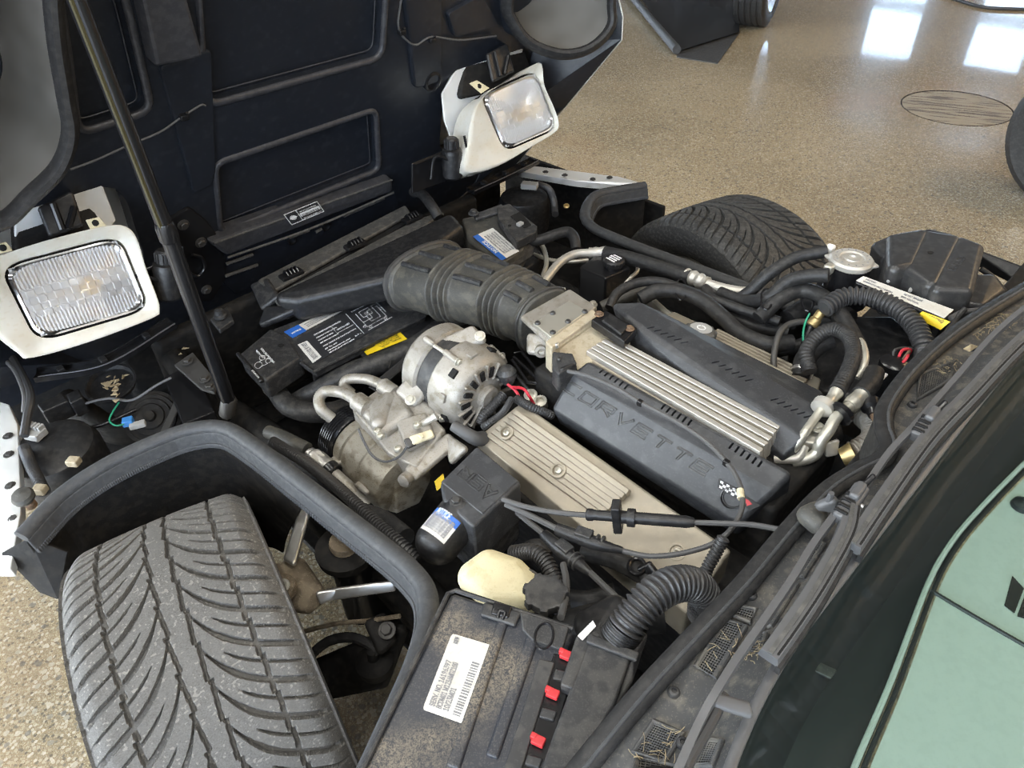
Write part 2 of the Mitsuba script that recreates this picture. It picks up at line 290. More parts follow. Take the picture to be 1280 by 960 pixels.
for x, w in ((-4.95, .98), (-3.15, .92), (-1.3, .9)): wins += [(x+14, .5, x+w+14, 1.78), (x+14, 1.9, x+w+14, 2.75)]
wall('wall_back', (-14, 14, 0), (1, 0, 0), 24, wins)
doors = [(2.0, 0, 6.4, 3.8), (8.0, 0, 12.4, 3.8), (13.6, 0, 18., 3.8), (19, 0, 23, 3.8)]
wall('wall_front', (-14, -4.6, 0), (1, 0, 0), 24, doors)
wall('wall_left', (-14, -4.6, 0), (0, 1, 0), 18.6, [(2, 1, 7, 3.4), (10, 1, 16, 3.4)]); wall('wall_right', (10, -4.6, 0), (0, 1, 0), 18.6, [])
for i, (a, b, c, d) in enumerate(wins):
    x0, x1 = a-14, c-14
    struct(f'window_{i+1}', mesh([[x0, 14.0, b], [x1, 14.0, b], [x1, 14.0, d], [x0, 14.0, d]], [[0, 1, 2], [0, 2, 3]]), 'pane')
    part(f'window_{i+1}', 'frame', cat(*[box(((x0+x1)/2, 13.99, z), (x1-x0, .08, .05)) for z in (b, d)], *[box((x, 13.99, (b+d)/2), (.05, .08, d-b)) for x in (x0, x1)]), 'window_frame')
struct('ceiling', trimesh.creation.box(bounds=[[-14.2, -4.8, CEIL], [10.2, 14.2, CEIL+.2]]), 'ceiling_paint')
for i in range(9): part('ceiling', 'beam', box((-12+2.6*i, 4.7, CEIL-.18), (.14, 18.5, .34)), 'steel_beam')
for y, xs, warm in ((-3.4, (-1.7, .9, 3.6), 0), (-1.6, (-1.7, .9, 3.6), 0), (.2, (-1.7, .9, 3.6), 0), (4.0, (2.4, 5.2), 1), (7.0, (2.4, 5.2), 1), (10.0, (2.4, 5.2), 1)):  # the warm rows are added, unseen, to tint the far floor golden
    for x in xs:
        k = thing('ceiling_lamp', 'added warm ceiling lamp that tints the far floor golden' if warm else 'long white ceiling lamp above the car', 'lamp', 'added warm lamps for the golden far floor' if warm else 'ceiling lamps of the workshop')
        part(k, 'housing', box((x, y, CEIL-.42), (1.5, .34, .06)), 'white')
        scene[key(k+'__diffuser')] = {**mikit.ply(mesh([[x-.72, y-.15, CEIL-.455], [x-.72, y+.15, CEIL-.455], [x+.72, y+.15, CEIL-.455], [x+.72, y-.15, CEIL-.455]], [[0, 1, 2], [0, 2, 3]]), 'mat_white'), 'emitter': {'type': 'area', 'radiance': {'type': 'rgb', 'value': [LAMP*1.6, LAMP*1.12, LAMP*.6] if warm else [LAMP, LAMP*.97, LAMP*.9]}}}
        for q in (-.6, .6): part(k, 'rod', tube([(x+q, y, CEIL-.4), (x+q, y, CEIL)], .006, 6, smooth=False), 'steel')

# ---------------------------------------------------------------- tyres
TR = .326
def tread_depth(s, v, circ_len):
    N = 40; p = circ_len/N; va = np.abs(v); side = np.where(v > 0, 0., .5)
    saw = lambda x: 2*np.abs((x-np.floor(x))-.5)*2-1
    dep = np.zeros_like(s)
    def groove(d, w, depth): return depth*np.clip((w-d)/.0006, 0, 1)
    cz = ((s/p+side) % 1.0)                     # the two centre grooves: slanted steps
    dep = np.maximum(dep, groove(np.abs(va-(.0125+.0045*cz)), .0028, .0090))
    sz = ((s/(p/1.0)+side) % 1.0); dep = np.maximum(dep, groove(np.abs(va-(.082+.0035*(sz-.5))), .0032, .0090))
    x = np.clip(va-.0135, 0, None); f = .085*(1-np.exp(-x/.026))*.72+.42*x; df = .085/.026*.72*np.exp(-x/.026)+.42
    for ph, lo, w in ((0., .0135, .0040), (.5, .040, .0018)):
        q = (s+f)/p+side+ph; d = np.abs(q-np.round(q))*p/np.sqrt(1+df*df)
        taper = np.clip((va-lo)/.03, .35, 1) if ph == 0 else np.clip((va-lo)/.015, 0, 1)
        dep = np.maximum(dep, groove(d, w*taper*(va > lo), .0088 if ph == 0 else .0065))
    return dep*np.clip((.132-va)/.01, .25, 1)
def tyre_mesh(a0, a1, step=.0015):
    """Ring about the local y axis; the fine tread between the angles a0 and a1 (from +x, towards +z)."""
    fine = np.arange(a0, a1, step/TR); th = np.r_[fine, np.linspace(a1, a0+2*PI, 60)[:-1]]
    v = np.r_[np.linspace(-.135, .135, 190)]
    crown = lambda x: TR - .0035*(np.abs(x)/.1)**2 - .016*np.clip((np.abs(x)-.108)/.027, 0, 1)**2
    S, V = np.meshgrid(th*TR, v, indexing='ij'); R = crown(V)-tread_depth(S, V, 2*PI*TR)
    prof_r = np.array([.306, .295, .27, .245, .228, .222]); prof_v = np.array([.1385, .141, .142, .134, .122, .10])
    R = np.hstack([np.tile(prof_r[::-1], (len(th), 1)), R, np.tile(prof_r, (len(th), 1))]); V = np.hstack([np.tile(-prof_v[::-1], (len(th), 1)), V, np.tile(prof_v, (len(th), 1))])
    X = np.stack([R*np.cos(th)[:, None], V, R*np.sin(th)[:, None]], -1); n, m = R.shape
    i, j = np.meshgrid(np.arange(n), np.arange(m-1), indexing='ij'); a, b = i*m+j, ((i+1) % n)*m+j
    f = np.concatenate([np.stack([a, a+1, b+1], -1).reshape(-1, 3), np.stack([a, b+1, b], -1).reshape(-1, 3)])
    return mesh(X.reshape(-1, 3), f)
def wheel(name, label, y, steer, fa, side):
    g = tyre_mesh(*fa); c, s = math.cos(steer), math.sin(steer); M = np.array([[c, -s, 0], [s, c, 0], [0, 0, 1]])
    def put(m): return mesh(np.asarray(m.vertices) @ M.T + A(0, y, TR), m.faces)
    k = thing(name, label, 'wheel')
    part(k, 'tread', put(g), 'tyre' if side < 0 else 'tyre_dark', 30)
    rim = lathe([(.222, -.11), (.226, -.112), (.226, -.10), (.20, -.09), (.19, .05), (.205, .09), (.226, .10), (.226, .112), (.222, .112), (.20, .10), (.185, .05), (.185, -.09)], (0, 0, 0), (0, 1, 0), 48)
    part(k, 'rim', put(rim), 'bright_alu')
    disc = lathe([(.07, side*-.02), (.15, side*-.02), (.15, side*-.045), (.07, side*-.045)], (0, 0, 0), (0, 1, 0), 40); part(k, 'brake_disc', put(disc), 'dark_steel')
    for q in range(5): B = basis((0, 1, 0), (math.cos(q*PI*.4), 0, math.sin(q*PI*.4))); part(k, 'spoke', put(box(B[0]*.1+A(0, side*.06, 0), (.19, .05, .02), B, .006)), 'bright_alu')
    part(k, 'hub', put(lathe([(.065, side*.03), (.065, side*.08), (.03, side*.085)], (0, 0, 0), (0, 1, 0), 24)), 'bright_alu')
wheel('front_wheel', 'wide dusty tyre close to the camera, its curved tread grooves in full view', -.735, -.235, (-.35, 2.3), -1)
wheel('front_wheel', 'tyre on the far side of the engine bay, partly behind a rubber seal', .735, -.235, (-.2, 2.9), 1)
# ---------------------------------------------------------------- hood (tipped forward): local axes y, h (up along the panel), n (towards the engine)
HO = A(-.80, 0, .667); HH = A(.2588, 0, .9659); HN = A(.9659, 0, -.2588); HY = A(0, 1, 0); HB = np.array([HY, HH, -HN])
def H(px, py, d=0.): q = PP(px, py, HO+HN*d, HN)-HO; return A(q@HY, q@HH)
def H3(px, py, d=0.): return PP(px, py, HO+HN*d, HN)
def hb(y, h, d=0.): return HO + HY*y + HH*h + HN*d
def hprism(poly, d0, d1, b=0.): # poly in (y,h); body from offset d0 up to d1 towards the engine
    return prism(np.asarray(poly)[:, ::-1], d1-d0, b, HO+HN*d0, np.array([HH, HY, HN])*np.array([[1], [1], [1]]) if False else np.array([HH, HY, np.cross(HH, HY)]))
# cross(HH, HY) = -HN or HN: keep the body on the engine side
_s = 1 if np.cross(HY, HH) @ HN > 0 else -1
def hprism(poly, d0, d1, b=0.):
    p = np.asarray(poly, float)
    return prism(p, d1-d0, b, HO+HN*d0, np.array([HY, HH, HN])) if _s > 0 else prism(p[:, ::-1], d1-d0, b, HO+HN*d0, np.array([HH, HY, HN]))
def roundpoly(poly, r, k=5):
    p = ccw(poly); out = []
    for i in range(len(p)):
        a, b, c = p[i-1], p[i], p[(i+1) % len(p)]; rr_ = min(r, .45*np.linalg.norm(a-b), .45*np.linalg.norm(c-b))
        s, e = b+nrm(a-b)*rr_, b+nrm(c-b)*rr_
        for t in np.linspace(0, 1, k): out.append((1-t)**2*s + 2*t*(1-t)*b + t*t*e)
    return np.array(out)
hood = thing('hood', 'black underside of the tipped open hood with recessed panels, standing behind the engine', 'hood')
panelA = roundpoly([H(262, 140), H(468, 62), H(492, 20), (.34, 1.02), (-.36, 1.02), H(250, 30)], .04)
panelA = roundpoly([H(258, 133), H(478, 72), H(484, -30), (.33, .95), (-.33, .95), H(246, -30)], .035)
panelB = roundpoly([H(268, 205), H(470, 136), H(474, 212), H(276, 292)], .025)
panelC = roundpoly([H(98, 168), H(190, 138), H(158, 0), H(120, -90), H(60, -90), H(84, 60)], .03)
outline = [(-.80, -.20), (.62, -.20), (.72, -.05), (.80, .2), (.86, .95), (.7, 1.05), (-.7, 1.05), (-.86, .95), (-.80, .2)]
shell = mani(hprism(outline, -.045, 0.))
lampcut = lambda y0, y1: mani(hprism(roundpoly([(y0, .0), (y1, .0), (y1, .25), (y0, .25)], .06), -.2, .1))
shell -= mani(hprism(panelA, -.03, .1)); shell -= mani(hprism(panelB, -.024, .1)); shell -= mani(hprism(panelC, -.028, .1))
shell -= lampcut(-.74, -.40); shell -= lampcut(.44, .78)
part(hood, 'inner_panel', tm(shell), 'hood_black', 30)
for pl, d in ((panelA, .0), (panelB, .0), (panelC, .0)):  # lips and beads in paler grey: edge highlights put into the colour
    part(hood, 'panel_lip', tube([hb(y, h, -.001) for y, h in pl], .0075, 10, smooth=False, closed=True), 'box_grey')
    part(hood, 'panel_bead', tube([hb(y, h, -.022) for y, h in poff(pl, .012)], .0016, 6, smooth=False, closed=True), 'box_grey')
part(hood, 'duct_box', hprism(roundpoly([H(158, -40), H(183, 74), H(243, 61), H(214, -40)], .008), 0, .035, .008), 'box_grey', 30, 'raised grey block near the gas strut')
part(hood, 'stiffener', hprism(roundpoly([H(197, 80), H(262, 60), H(268, 210), H(262, 230), H(240, 240)], .01), 0, .008, .004), 'hood_black')
rail = [H(262, 304, .03), H(492, 224, .03), H(492, 240, .03), H(284, 321, .03)]
part(hood, 'front_rail', hprism(roundpoly(rail, .012), -.02, .03, .010), 'box_grey', 30)
part(hood, 'front_rail_bead', tube([H3(268, 304, .028), H3(380, 264, .029), H3(490, 225, .028)], .0028, 8), 'dusty_grey')  # both pale beads paint the highlight lines along the rail edges
part(hood, 'front_rail_bead', tube([H3(285, 322, .03), H3(390, 285, .032), H3(492, 241, .03)], .003, 8), 'dusty_grey')
low = [H(262, 318, .0), H(492, 238, .0), H(500, 262, .0), (.25, -.16), (-.22, -.16), H(270, 345, .0)]
part(hood, 'lower_panel', hprism(low, -.02, .004, .003), 'hood_black')
for a, b in (((283, 330), (316, 318)), ((362, 297), (386, 288)), ((395, 290), (402, 286)), ((430, 270), (480, 248)), ((282, 345), (322, 331))):
    part(hood, 'slot_rib', tube([H3(*a, .012), H3(*b, .012)], .0042, 8, smooth=False), 'dusty_grey')
for c in ((364, 300), (407, 283)): part(hood, 'hole_ring', lathe([(.012, 0), (.014, .004), (.010, .006), (.009, -.004)], H3(*c, .004), HN, 24), 'plastic_gloss')
part(hood, 'strut_plate', hprism(roundpoly([H(205, 275), H(234, 257), H(254, 272), H(276, 300), H(281, 345), H(262, 374), H(236, 374), H(214, 335)], .008), 0, .010, .003), 'plastic_gloss')
for c_ in ((229, 281), (251, 303), (258, 362)): part(hood, 'bolt', bolt(H3(*c_, .010), HN, .009, .008), 'dark_steel')
part(hood, 'loop', tube([H3(*c_, .016) for c_ in ((240, 318), (252, 322), (256, 334), (248, 345), (238, 342))], .004, 8), 'plastic_gloss')
# sticker on the rail
st = Quad(*[H3(x, y, .0315) for x, y in ((354, 268), (396, 251), (405, 264), (364, 281))])
part(hood, 'plate', st.rect(0, 0, 1, 1, .0012), 'label_black', label='small black and white printed plate on the front rail')
part(hood, 'plate_border', cat(st.rect(.0, .0, 1, .05, .0006, .0012), st.rect(0, .95, 1, 1, .0006, .0012), st.rect(0, 0, .02, 1, .0006, .0012), st.rect(.98, 0, 1, 1, .0006, .0012), st.rect(.335, .05, .355, .95, .0006, .0012)), 'ink_white')
part(hood, 'plate_emblem', cat(st.ring(.17, .5, .0075, .0007, d=.0013), st.poly([(.05, .52), (.17, .36), (.29, .50), (.17, .62)], .0006, .0014)), 'ink_white')
part(hood, 'plate_lettering', cat(st.text(.40, .30, 'BUILT WITH PRIDE', .003, .5, d=.0012), st.text(.40, .90, 'BOWLING GREEN, KY', .0032, .54, d=.0012), st.rect(.375, .38, .96, .68, .0005, .0012)), 'ink_white')
part(hood, 'plate_name', st.text(.41, .64, 'CORVETTE', .0048, .5, d=.0018), 'ink')
# fender flanks and their painted edges
E1 = [A(-.93, .79, .475), A(-.884, .805, .489), A(-.70, .86, .72), A(-.53, .895, .93), A(-.535, .90, .985), A(-.555, .90, 1.03), A(-.50, .90, 1.25), A(-.40, .90, 1.55)]
I1 = [hb(.50, -.20, .0), hb(.60, -.16, .0), hb(.72, .05, .0), hb(.78, .26, 0), A(-.56, .875, .99), A(-.58, .875, 1.03), A(-.53, .875, 1.25), A(-.43, .875, 1.55)]
def strip(a, b, t=.006):
    return cat(*[hull([a[i], a[i+1], b[i], b[i+1]], t/2, 8) for i in range(len(a)-1)])
def mirror(p): q = np.array(p, float); q[:, 1] *= -1; return q
part(hood, 'flank', strip(E1, I1), 'hood_black'); part(hood, 'painted_edge', tube(np.array(E1)+A(0, .004, 0), .0042, 8, smooth=False), 'white_paint', label='thin white painted edge')
part(hood, 'flank', strip(mirror(E1), mirror(I1)), 'hood_black'); part(hood, 'painted_edge', tube(mirror(np.array(E1)+A(0, .004, 0)), .0042, 8, smooth=False), 'white_paint')
part(hood, 'outer_skin', hprism([(y*1.04, h) for y, h in outline], -.075, -.06), 'white_paint')
# wheel wells with their rubber rims
wr = inter([A(-.62, .60, 1.20), PY(634, 0, .61), PY(640, 26, .625), PY(662, 54, .66), PY(702, 68, .73), PY(738, 60, .80), PY(764, 32, .86), PY(766, -10, .865), A(-.50, .87, 1.25), A(-.44, .84, 1.42), A(-.46, .70, 1.48), A(-.52, .62, 1.38)], 6, True)
part(hood, 'wheel_well', dish(wr, HN, .14), 'well_grey', True, 'dusty grey wheel well hollow'); part(hood, 'well_rim', sweep(wr, circ(.013, 10, .02), True), 'rubber')
wl = inter([H3(x, y, .15) for x, y in ((62, -60), (66, 0), (72, 60), (82, 120), (88, 165), (74, 208), (40, 243), (-5, 280), (-90, 280), (-160, 100), (-120, -100), (0, -140))], 6, True)
part(hood, 'wheel_well', dish(wl, HN, .16), 'well_grey', True); part(hood, 'well_rim', sweep(wl, circ(.013, 10, .022), True), 'rubber')
part(hood, 'well_skirt', strip(wr, [q-HN*.12+HY*(-.02) for q in wr], .004), 'hood_black'); part(hood, 'well_skirt', strip(wl, [q-HN*.15+HY*.02 for q in wl], .004), 'hood_black')
# raised pads on the right of the panel, harness clips and wire
part(hood, 'pad', hprism(roundpoly([H(556, 15), H(600, -10), H(622, 30), H(565, 45)], .012), 0, .012, .004), 'hood_black')
part(hood, 'pad', hprism(roundpoly([H(500, -30), H(550, -40), H(550, 100), H(515, 110)], .02), 0, .010, .006), 'hood_black')
part(hood, 'pocket', lathe([(.026, 0), (.026, .012), (.02, .014), (.017, .002)], H3(538, 100, .0), HN, 28), 'plastic_gloss')
solo('hood_wire', tube([H3(*q, .012) for q in ((505, -20), (500, 10), (498, 32), (505, 47), (520, 56), (540, 46), (575, 50), (620, 45))], .0025, 6), 'cable_grey', 'thin grey wire clipped along the upper right of the black hood underside', 'wire')
solo('hood_wire', tube([H3(*q, .012) for q in ((88, 212), (120, 200), (160, 182), (200, 165), (225, 148), (250, 132), (257, 132))], .0022, 6), 'cable_grey', 'thin wire running behind the gas strut above the near headlight', 'wire')
for q in ((502, 40), (540, 50), (230, 146)): part(hood, 'wire_clip', cat(box(H3(*q, .012), (.018, .012, .014), HB, .003), tube([H3(*q, .004), H3(q[0]+4, q[1]-5, .02)], .003, 6)), 'plastic_gloss')

# ---------------------------------------------------------------- pop-up headlights
LN = A(math.cos(math.radians(28)), 0, math.sin(math.radians(28)))
def headlight(label, corners, bez, ctr, tabs, amb):
    o = PX(*ctr, -.615); L = lambda x, y, d=0.: PP(x, y, o+LN*d, LN)
    k = thing('headlight', label, 'headlight')
    q = Quad(*[L(*c) for c in corners]); W, Hh = q.w, q.h
    def rp(sc, r=.22, n=6, ex=0.):
        e = ex; base = [(-e, -e*1.4), (1+e, -e*1.4), (1+e, 1+e*1.4), (-e, 1+e*1.4)]; return roundpoly(base, r, n)
    def loft(rings):   # rings: (outset share, corner radius, offset d)
        R = [q.at(*rp(0, r, 8, e).T, d) for e, r, d in rings]; m = len(R[0]); v = np.vstack(R); f = []
        i = np.arange(m); j = (i+1) % m
        for a in range(len(R)-1): f += [np.stack([a*m+i, a*m+j, (a+1)*m+j], 1), np.stack([a*m+i, (a+1)*m+j, (a+1)*m+i], 1)]
        return mesh(v, np.vstack(f))
    part(k, 'lens_rim', loft([(.0, .2, -.01), (.0, .2, .004), (-.02, .2, .007), (-.045, .2, .004), (-.05, .2, -.01)]), 'chrome')
    part(k, 'gasket', loft([(.022, .22, -.012), (.0, .2, -.010)]), 'slot')
    part(k, 'bowl', loft([(-.03, .2, 0), (-.07, .22, -.025), (-.17, .24, -.055), (-.30, .22, -.075), (-.42, .1, -.08), (-.499, .02, -.08)]), 'reflector', True)
    # fluted lens: shallow vertical ribs with a plain prism block in the middle
    nx, ny = 120, 40; s, t = np.meshgrid(np.linspace(0.03, .97, nx), np.linspace(0.03, .97, ny)); rib = np.where((np.arange(nx)//2) % 2, .0012, 0.)[None]*np.ones((ny, 1))
    rib = np.where((np.abs(t-.52) < .2), .0012*((np.floor(s*14)+np.floor(t*11)) % 2), rib); v = q.at(s, t, rib+.004+.008*(1-((s-.5)*2)**2)*(1-((t-.5)*2)**2)).reshape(-1, 3)
    i, j = np.meshgrid(np.arange(ny-1), np.arange(nx-1), indexing='ij'); a = i*nx+j
    part(k, 'lens', mesh(v, np.concatenate([np.stack([a, a+1, a+nx+1], -1).reshape(-1, 3), np.stack([a, a+nx+1, a+nx], -1).reshape(-1, 3)])), 'fluted_glass', False, 'ribbed clear glass lens')
    c0 = q.at(*amb, -.045); part(k, 'bulb_shield', lathe([(.004, 0), (.017, .004), (.018, .026), (.013, .036), (.003, .039)], c0, LN, 20), 'amber', label='amber bulb shield behind the lens')
    # painted bezel: tapering box around the lamp
    bo = np.array([L(*c, .006) for c in bez]); m = len(bo); ins = q.at(*rp(0, .22, 8, .024).T, 0.)
    ang_ = lambda v, c: np.arctan2((v-c)@np.cross(LN, HY), (v-c)@HY); cc = q.at(.5, .5)
    bo = inter(bo, 8, True); bo = bo[np.argsort(ang_(bo, cc))]; N_ = 96; th = np.linspace(-PI, PI, N_, endpoint=False)
    def resample(v): a = ang_(v, cc); i = np.argsort(a); a = a[i]; v = v[i]; return np.stack([np.interp(th, np.r_[a-2*PI, a, a+2*PI], np.tile(v[:, x], 3)) for x in range(3)], 1)
    ro, ri = resample(bo), resample(ins); mid = ro*.82+ri*.18
    rings = [ri-LN*.016, ri, ri+LN*.004, mid+LN*.010, ro*.97+ri*.03+LN*.007, ro, ro-LN*.03, ro-LN*.07-HH*.0]; v = np.vstack(rings); i = np.arange(N_); j = (i+1) % N_; f = []
    for a in range(len(rings)-1): f += [np.stack([a*N_+i, a*N_+j, (a+1)*N_+j], 1), np.stack([a*N_+i, (a+1)*N_+j, (a+1)*N_+i], 1)]
    part(k, 'bezel', mesh(v, np.vstack(f)), 'bezel_white', 40, 'cream white bezel frame')
    part(k, 'housing', loft([(.02, .2, -.02), (.0, .2, -.10), (-.15, .2, -.13), (-.499, .02, -.13)]), 'plastic')
    for tq in tabs: 
        tb = part(k, 'tab', slab([L(*c, .012) for c in tq], -LN*.003, .001), 'connector_cream', label='metal mounting tab'); part(tb, 'hole', lathe([(.004, 0), (.006, .0005), (.004, .001)], L(*np.mean(tq, 0), .0115), LN, 14), 'slot')
    return k, L
hl, L1 = headlight('near headlight, white framed lamp left of the gas strut', [(3, 335), (148, 297), (184, 385), (48, 425)],
    [(-40, 335), (-8, 322), (60, 300), (135, 282), (160, 285), (172, 302), (182, 335), (196, 372), (199, 388), (190, 398), (110, 428), (42, 447), (26, 442), (-20, 400)], (97, 362), [[(107, 275), (124, 271), (133, 282), (113, 287)], [(-6, 306), (8, 302), (16, 313), (-4, 318)]], (.62, .5))
hr, L2 = headlight('far headlight, white framed lamp beside the edge of the open hood', [(601, 120), (668, 90), (694, 160), (630, 188)],
    [(590, 140), (607, 118), (640, 98), (668, 80), (676, 82), (678, 108), (690, 135), (696, 155), (692, 166), (660, 186), (622, 208), (588, 217), (578, 210), (582, 180)], (648, 137), [[(587, 104), (596, 100), (612, 110), (602, 117)]], (.6, .55))
# white cheek of the far lamp
part(hr, 'cheek', hull([L2(x, y, d) for d in (-.016, -.05) for x, y in ((596, 136), (584, 182), (588, 211), (622, 203), (628, 192))], .006), 'bezel_white')
for k_, L_, pp in ((hl, L1, [(52, 262), (88, 244), (100, 280), (64, 292)]), (hr, L2, [(610, 70), (632, 58), (640, 88), (616, 100)])):
    br = part(k_, 'bracket', hull([L_(*c, -.01) for c in pp]+[L_(*c, -.06) for c in pp], .006), 'plastic', label='black pivot bracket')
    for a, b in ((0, 1), (1, 2)): part(br, 'rib', tube([L_(*(np.array(pp[a])*.6+np.array(pp[b])*.4), .0), L_(*(np.array(pp[3-a])*.6+np.array(pp[2 if b == 1 else 3])*.4), .0)], .006, 8, smooth=False), 'plastic_gloss')
    part(k_, 'motor_arm', hull([L_(pp[0][0]-30, pp[0][1]+15, -.07), L_(pp[1][0]+20, pp[1][1]+12, -.07), L_(pp[2][0]+22, pp[2][1]+10, -.07), L_(pp[3][0]-40, pp[3][1]+18, -.07)], .012), 'under')
for lab, cs in (('white underside of the near headlight door, behind its black bracket', [(20, 300), (22, 250), (70, 228), (122, 224), (142, 275), (130, 290), (60, 310)]), ('white underside of the far headlight door, behind its black bracket', [(556, 150), (553, 118), (572, 85), (610, 60), (652, 52), (650, 80), (640, 110), (566, 178)])):
    k = thing('headlight_door', lab, 'headlight door'); o = PX(97, 300, -.72)
    part(k, 'panel', hull([PP(*c, o, nrm(A(.8, 0, .2))) for c in cs], .004), 'white_paint')
# lamp motors: ribbed knob on a black cylinder
for lab, top, bot, r in (('black headlight motor beside the gas strut', (205, 312), (212, 372), .026), ('black headlight motor with a ribbed knob left of the far headlight', (564, 172), (566, 222), .026)):
    a, b = PX(*top, -.61), PX(*bot, -.61); ax = nrm(a-b); Ln = np.linalg.norm(a-b)
    k = thing('headlight_motor', lab, 'motor'); part(k, 'body', lathe([(r*.8, 0), (r, .006), (r, Ln*.62), (r*.92, Ln*.66), (r*.92, Ln*.72), (r*.6, Ln*.74)], b, ax, 28), 'plastic')
    part(k, 'knob', cat(lathe([(r*.66, Ln*.74), (r*.66, Ln*.96), (r*.5, Ln)], b, ax, 20), *[box(b+ax*Ln*.85+basis(ax)[0]*math.cos(t)*r*.68+basis(ax)[1]*math.sin(t)*r*.68, (.004, .004, Ln*.2), basis(ax, basis(ax)[0]*math.cos(t)+basis(ax)[1]*math.sin(t)), .0015) for t in np.arange(10)/10*2*PI]), 'plastic')
    part(k, 'bracket', cat(tube([b+A(0, -.07, .02), b+A(0, -.05, .07), b+A(.01, -.01, .05), b+A(.02, .03, .01)], .004, 8), tube([b+A(.02, .03, .0), b+A(.025, .035, .05), a+A(.015, .03, 0)], .003, 8)), 'plastic_gloss')
    part(k, 'mount_plate', cat(hull([b+A(-.03, -.11, -.01), b+A(-.03, -.10, .06), b+A(-.03, .05, .06), b+A(-.03, .05, -.02)], .003), tube([b+A(-.02, -.10, .062), b+A(-.02, .05, .062)], .003, 8, smooth=False)), 'plastic_gloss')
# channel strip under each lamp
for lab, pts in (('black channel with pale edges running under the near headlight', [(45, 468, .60), (130, 452, .60), (215, 402, .62)]), ('black channel with pale edges running under the far headlight', [(588, 238, .60), (632, 218, .60), (668, 200, .59)])):
    k = thing('lamp_channel', lab, 'channel'); pth = inter(pz(*pts), 8)
    part(k, 'trough', sweep(pth, np.array([(-.018, -.008), (.018, -.008), (.018, .004), (.014, .004), (.014, -.003), (-.014, -.003), (-.014, .004), (-.018, .004)]), up=A(0, 0, 1)), 'plastic_gloss', 20)
    for s in (.2, .55, .85): part(k, 'clip', box(pth[int(s*(len(pth)-1))]+A(0, 0, .004), (.018, .014, .01), r=.002), 'plastic')
    part(k, 'edge', tube(pth+A(.018, 0, .004), .0016, 6, smooth=False), 'cable_grey')
# ---------------------------------------------------------------- gas strut
k = thing('gas_strut', 'black gas strut propping up the open hood at the left', 'gas strut')
sa, sm, sb = PY(92, -10, -.46), PY(207, 285, -.46), PY(286, 502, -.46)
part(k, 'upper_tube', cat(tube([sa, sm], .0125, 16, smooth=False)), 'plastic_gloss'); d = nrm(sb-sm)
part(k, 'collar', lathe([(.0135, -.01), (.0155, -.004), (.0155, .02), (.013, .024)], sm, d, 20), 'plastic_gloss')
part(k, 'cylinder', tube([sm+d*.02, sb], .0135, 16, smooth=False), 'plastic_gloss', label='slim lower cylinder'); part(k, 'reflection_stripe', tube([sa+A(.008, -.0085, -.003), sm+A(.008, -.0085, -.003)], .0035, 6, smooth=False), 'olive')  # the olive stripe is a painted reflection on the upper tube
part(k, 'ball_socket', hull([sb, sb+A(0, -.01, -.02)], .016), 'dark_steel')
# ---------------------------------------------------------------- bumper ledges, white
for lab, pts, bl in (('narrow white bumper ledge with dark bolts at the left edge of the photo', [(-14, 498, .555), (10, 505, .555), (21, 530, .555), (25, 640, .56), (12, 712, .56), (-14, 712, .55)], [(10, 545), (11, 568), (13, 607), (17, 648)]),
                     ('narrow white bumper ledge behind the far wheel arch', [(645, 208, .53), (663, 207, .53), (775, 221, .55), (800, 228, .56), (798, 233, .55), (720, 226, .55), (650, 214, .53)], [(682, 215), (706, 219), (741, 224), (762, 222)])):
    k = thing('bumper_ledge', lab, 'bumper'); part(k, 'ledge', slab(pz(*pts), .02, .002), 'white_paint')
    for q in bl: part(k, 'bolt', bolt(P(*q, .558), (0, 0, 1), .0062, .004), 'dark_steel')
# ---------------------------------------------------------------- wheel arch liners with rubber seals
near = pz((28, 672, .61), (75, 622, .618), (130, 584, .628), (190, 555, .636), (238, 538, .642), (280, 536, .646), (318, 558, .65), (370, 598, .655), (430, 645, .66), (488, 690, .668), (518, 717, .673), (534, 742, .678), (535, 778, .683), (520, 828, .69), (496, 886, .70), (468, 950, .71), (440, 1010, .72))
far = pz((806, 233, .60), (775, 238, .605), (747, 244, .61), (735, 256, .612), (731, 272, .615), (742, 286, .618), (765, 297, .622), (800, 311, .628), (870, 337, .638), (950, 368, .648), (1040, 408, .655))
def liner(lab, path, front, inner, sgn, cut):
    k = thing('wheel_arch_liner', lab, 'wheel arch liner'); c = inter(path, 7)
    D = np.array([(math.cos(t)*.0135, math.sin(t)*.0115+.002) for t in np.arange(14)/14*2*PI])
    part(k, 'rubber_seal', sweep(c, D, up=A(0, 0, 1)), 'rubber_seal', 60, 'thick grey rubber edge seal')
    cc = c.mean(0); tn, _, _ = frames(c); side = np.cross(tn, [0, 0, 1]); side *= np.sign(((A(.0, sgn*.74, 0)-c)*side).sum(1, keepdims=True))
    a = c + side*.012 + A(0, 0, -.002); b = a + side*.006 - A(0, 0, .026)
    part(k, 'seal_lip', strip(a, b, .005), 'rubber_seal')
    m = []
    for i in range(0, len(c)-1):
        for s in (0, .34, .67): q = a[i]*(1-s)+a[i+1]*s; r_ = b[i]*(1-s)+b[i+1]*s; m.append(hull([q*.25+r_*.75+side[i]*.003, q*.05+r_*.95+side[i]*.003], .0022, 6))
    part(k, 'grip_teeth', cat(*m), 'rubber_seal', stuff=True)
    w = c + side*.004 - A(0, 0, .012)
    for i0, i1, dp in cut:
        top = w[i0:i1]; bot = top - np.c_[np.zeros((len(top), 2)), np.full(len(top), dp) if np.ndim(dp) == 0 else np.interp(np.linspace(0, 1, len(top)), np.linspace(0, 1, len(dp)), dp)]
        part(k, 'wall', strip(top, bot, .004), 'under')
    return k
